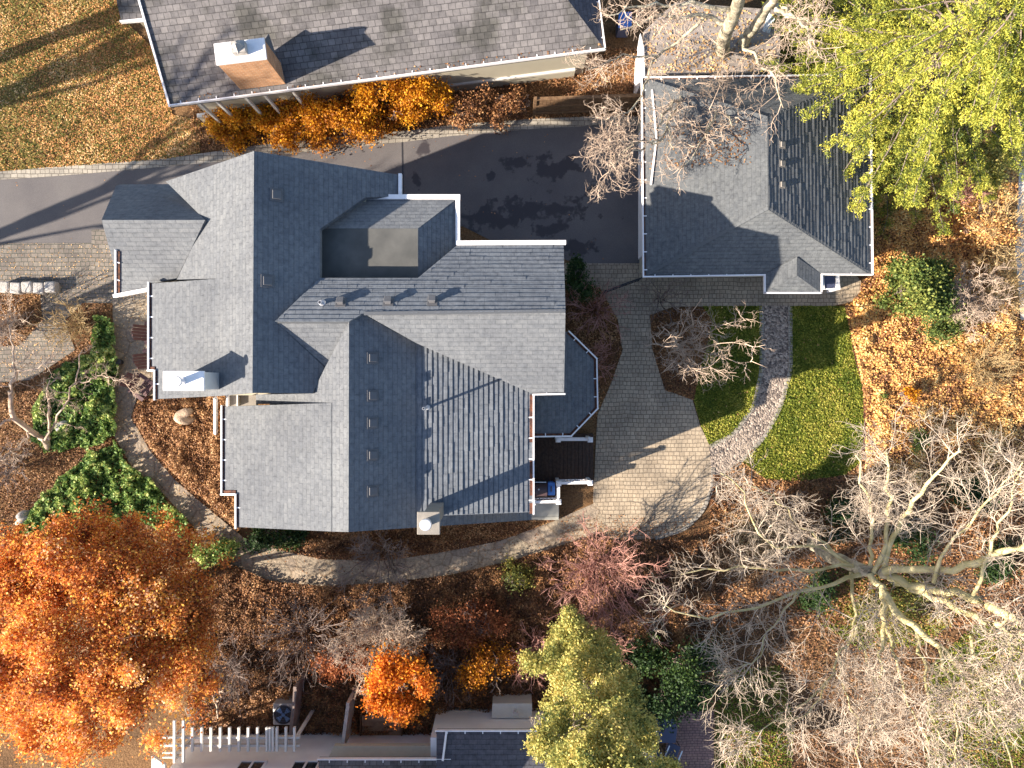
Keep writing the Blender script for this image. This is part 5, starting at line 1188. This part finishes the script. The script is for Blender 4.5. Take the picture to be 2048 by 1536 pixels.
# leftover leaves in the top tree: small rusty tufts hang on its twigs
# small tree at the left edge
left_limbs = [
 [(95, 895, 0, .13), (90, 880, .8, .12), (60, 862, 1.6, .10), (25, 835, 2.4, .09), (20, 780, 3.0, .07)],
 [(92, 890, .3, .07), (98, 860, 1.4, .05), (98, 800, 2.4, .035), (100, 760, 3, .02)],
 [(22, 830, 2.4, .06), (28, 740, 3.2, .045), (80, 738, 3.6, .03), (110, 722, 4, .018)],
 [(20, 790, 3.0, .05), (30, 720, 3.6, .035), (20, 650, 4.2, .02)],
 [(25, 835, 2.4, .05), (-30, 860, 3.2, .04), (-90, 850, 4.0, .02)],
 [(90, 880, 1.0, .05), (150, 770, 2.4, .03), (165, 700, 3.2, .018)],
 [(60, 862, 1.6, .04), (30, 900, 2.4, .03), (-20, 930, 3.2, .015)],
 [(150, 770, 2.2, .03), (210, 750, 2.8, .02), (260, 770, 3.2, .012)],
]
limb_tree("bare_tree", "small leafless tree with crooked grey trunk in the green groundcover", left_limbs,
          dict(n=[8, 5, 3], len=[.9, .45, .22], r=[.014, .009, .0065], up=.05, crook=.38, t0=.2), M['twigp'], M['twigp'], W(95, 895, 0))
sap = [[(436, 1450, 0, .045), (436, 1430, .6, .04), (430, 1405, 1.4, .035), (420, 1375, 2.2, .03), (418, 1366, 2.4, .02)], [(430, 1405, 1.4, .02), (440, 1395, 1.8, .015), (446, 1380, 2.2, .01)]]
limb_tree("sapling", "thin pale leaning sapling by the pergola", sap, dict(n=[3], len=[.3], r=[.006]), M['twigp'], M['twigp'], W(436, 1450, 0))

# trees just outside the left edge whose shadows fall on the driveway and lawn
def off_tree(x, y, h, label, seed_n=7, rt=.28):
    o = empty("bare_tree", (x, y, 0), label, "tree", "street trees beyond the left edge"); tr = resample([(x, y, 0), (x + .2, y, h * .35), (x, y + .2, h * .6)], 10); out = [[], [], []]
    grow(out, tr, .2, 0, dict(n=[seed_n, 8, 6], len=[h * .55, h * .22, h * .09], r=[rt * .42, .05, .02], up=.5, t0=.5, ang=(.35, .8), crook=.16, k=7)); tubes_obj("trunk", [(tr, np.linspace(rt, rt * .7, 10), 10)], M['bark'], o)
    tubes_obj("branches", out[0] + out[1] + out[2], M['bark'], o)
off_tree(-27.2, 9.7, 14, "tall bare street tree north of the driveway entrance")
off_tree(-29.5, 2.0, 13, "tall bare street tree beside the driveway entrance")
off_tree(-26.5, -3.0, 11, "bare street tree in front of the house beds", 8)
off_tree(-34.0, 5.5, 15, "second row bare street tree", 9, .34)
off_tree(-25.5, 3.6, 12, "slender bare street tree at the driveway mouth", 9, .16)
off_tree(-24.5, 0.2, 10, "bare street tree close to the paved walk", 8, .2)
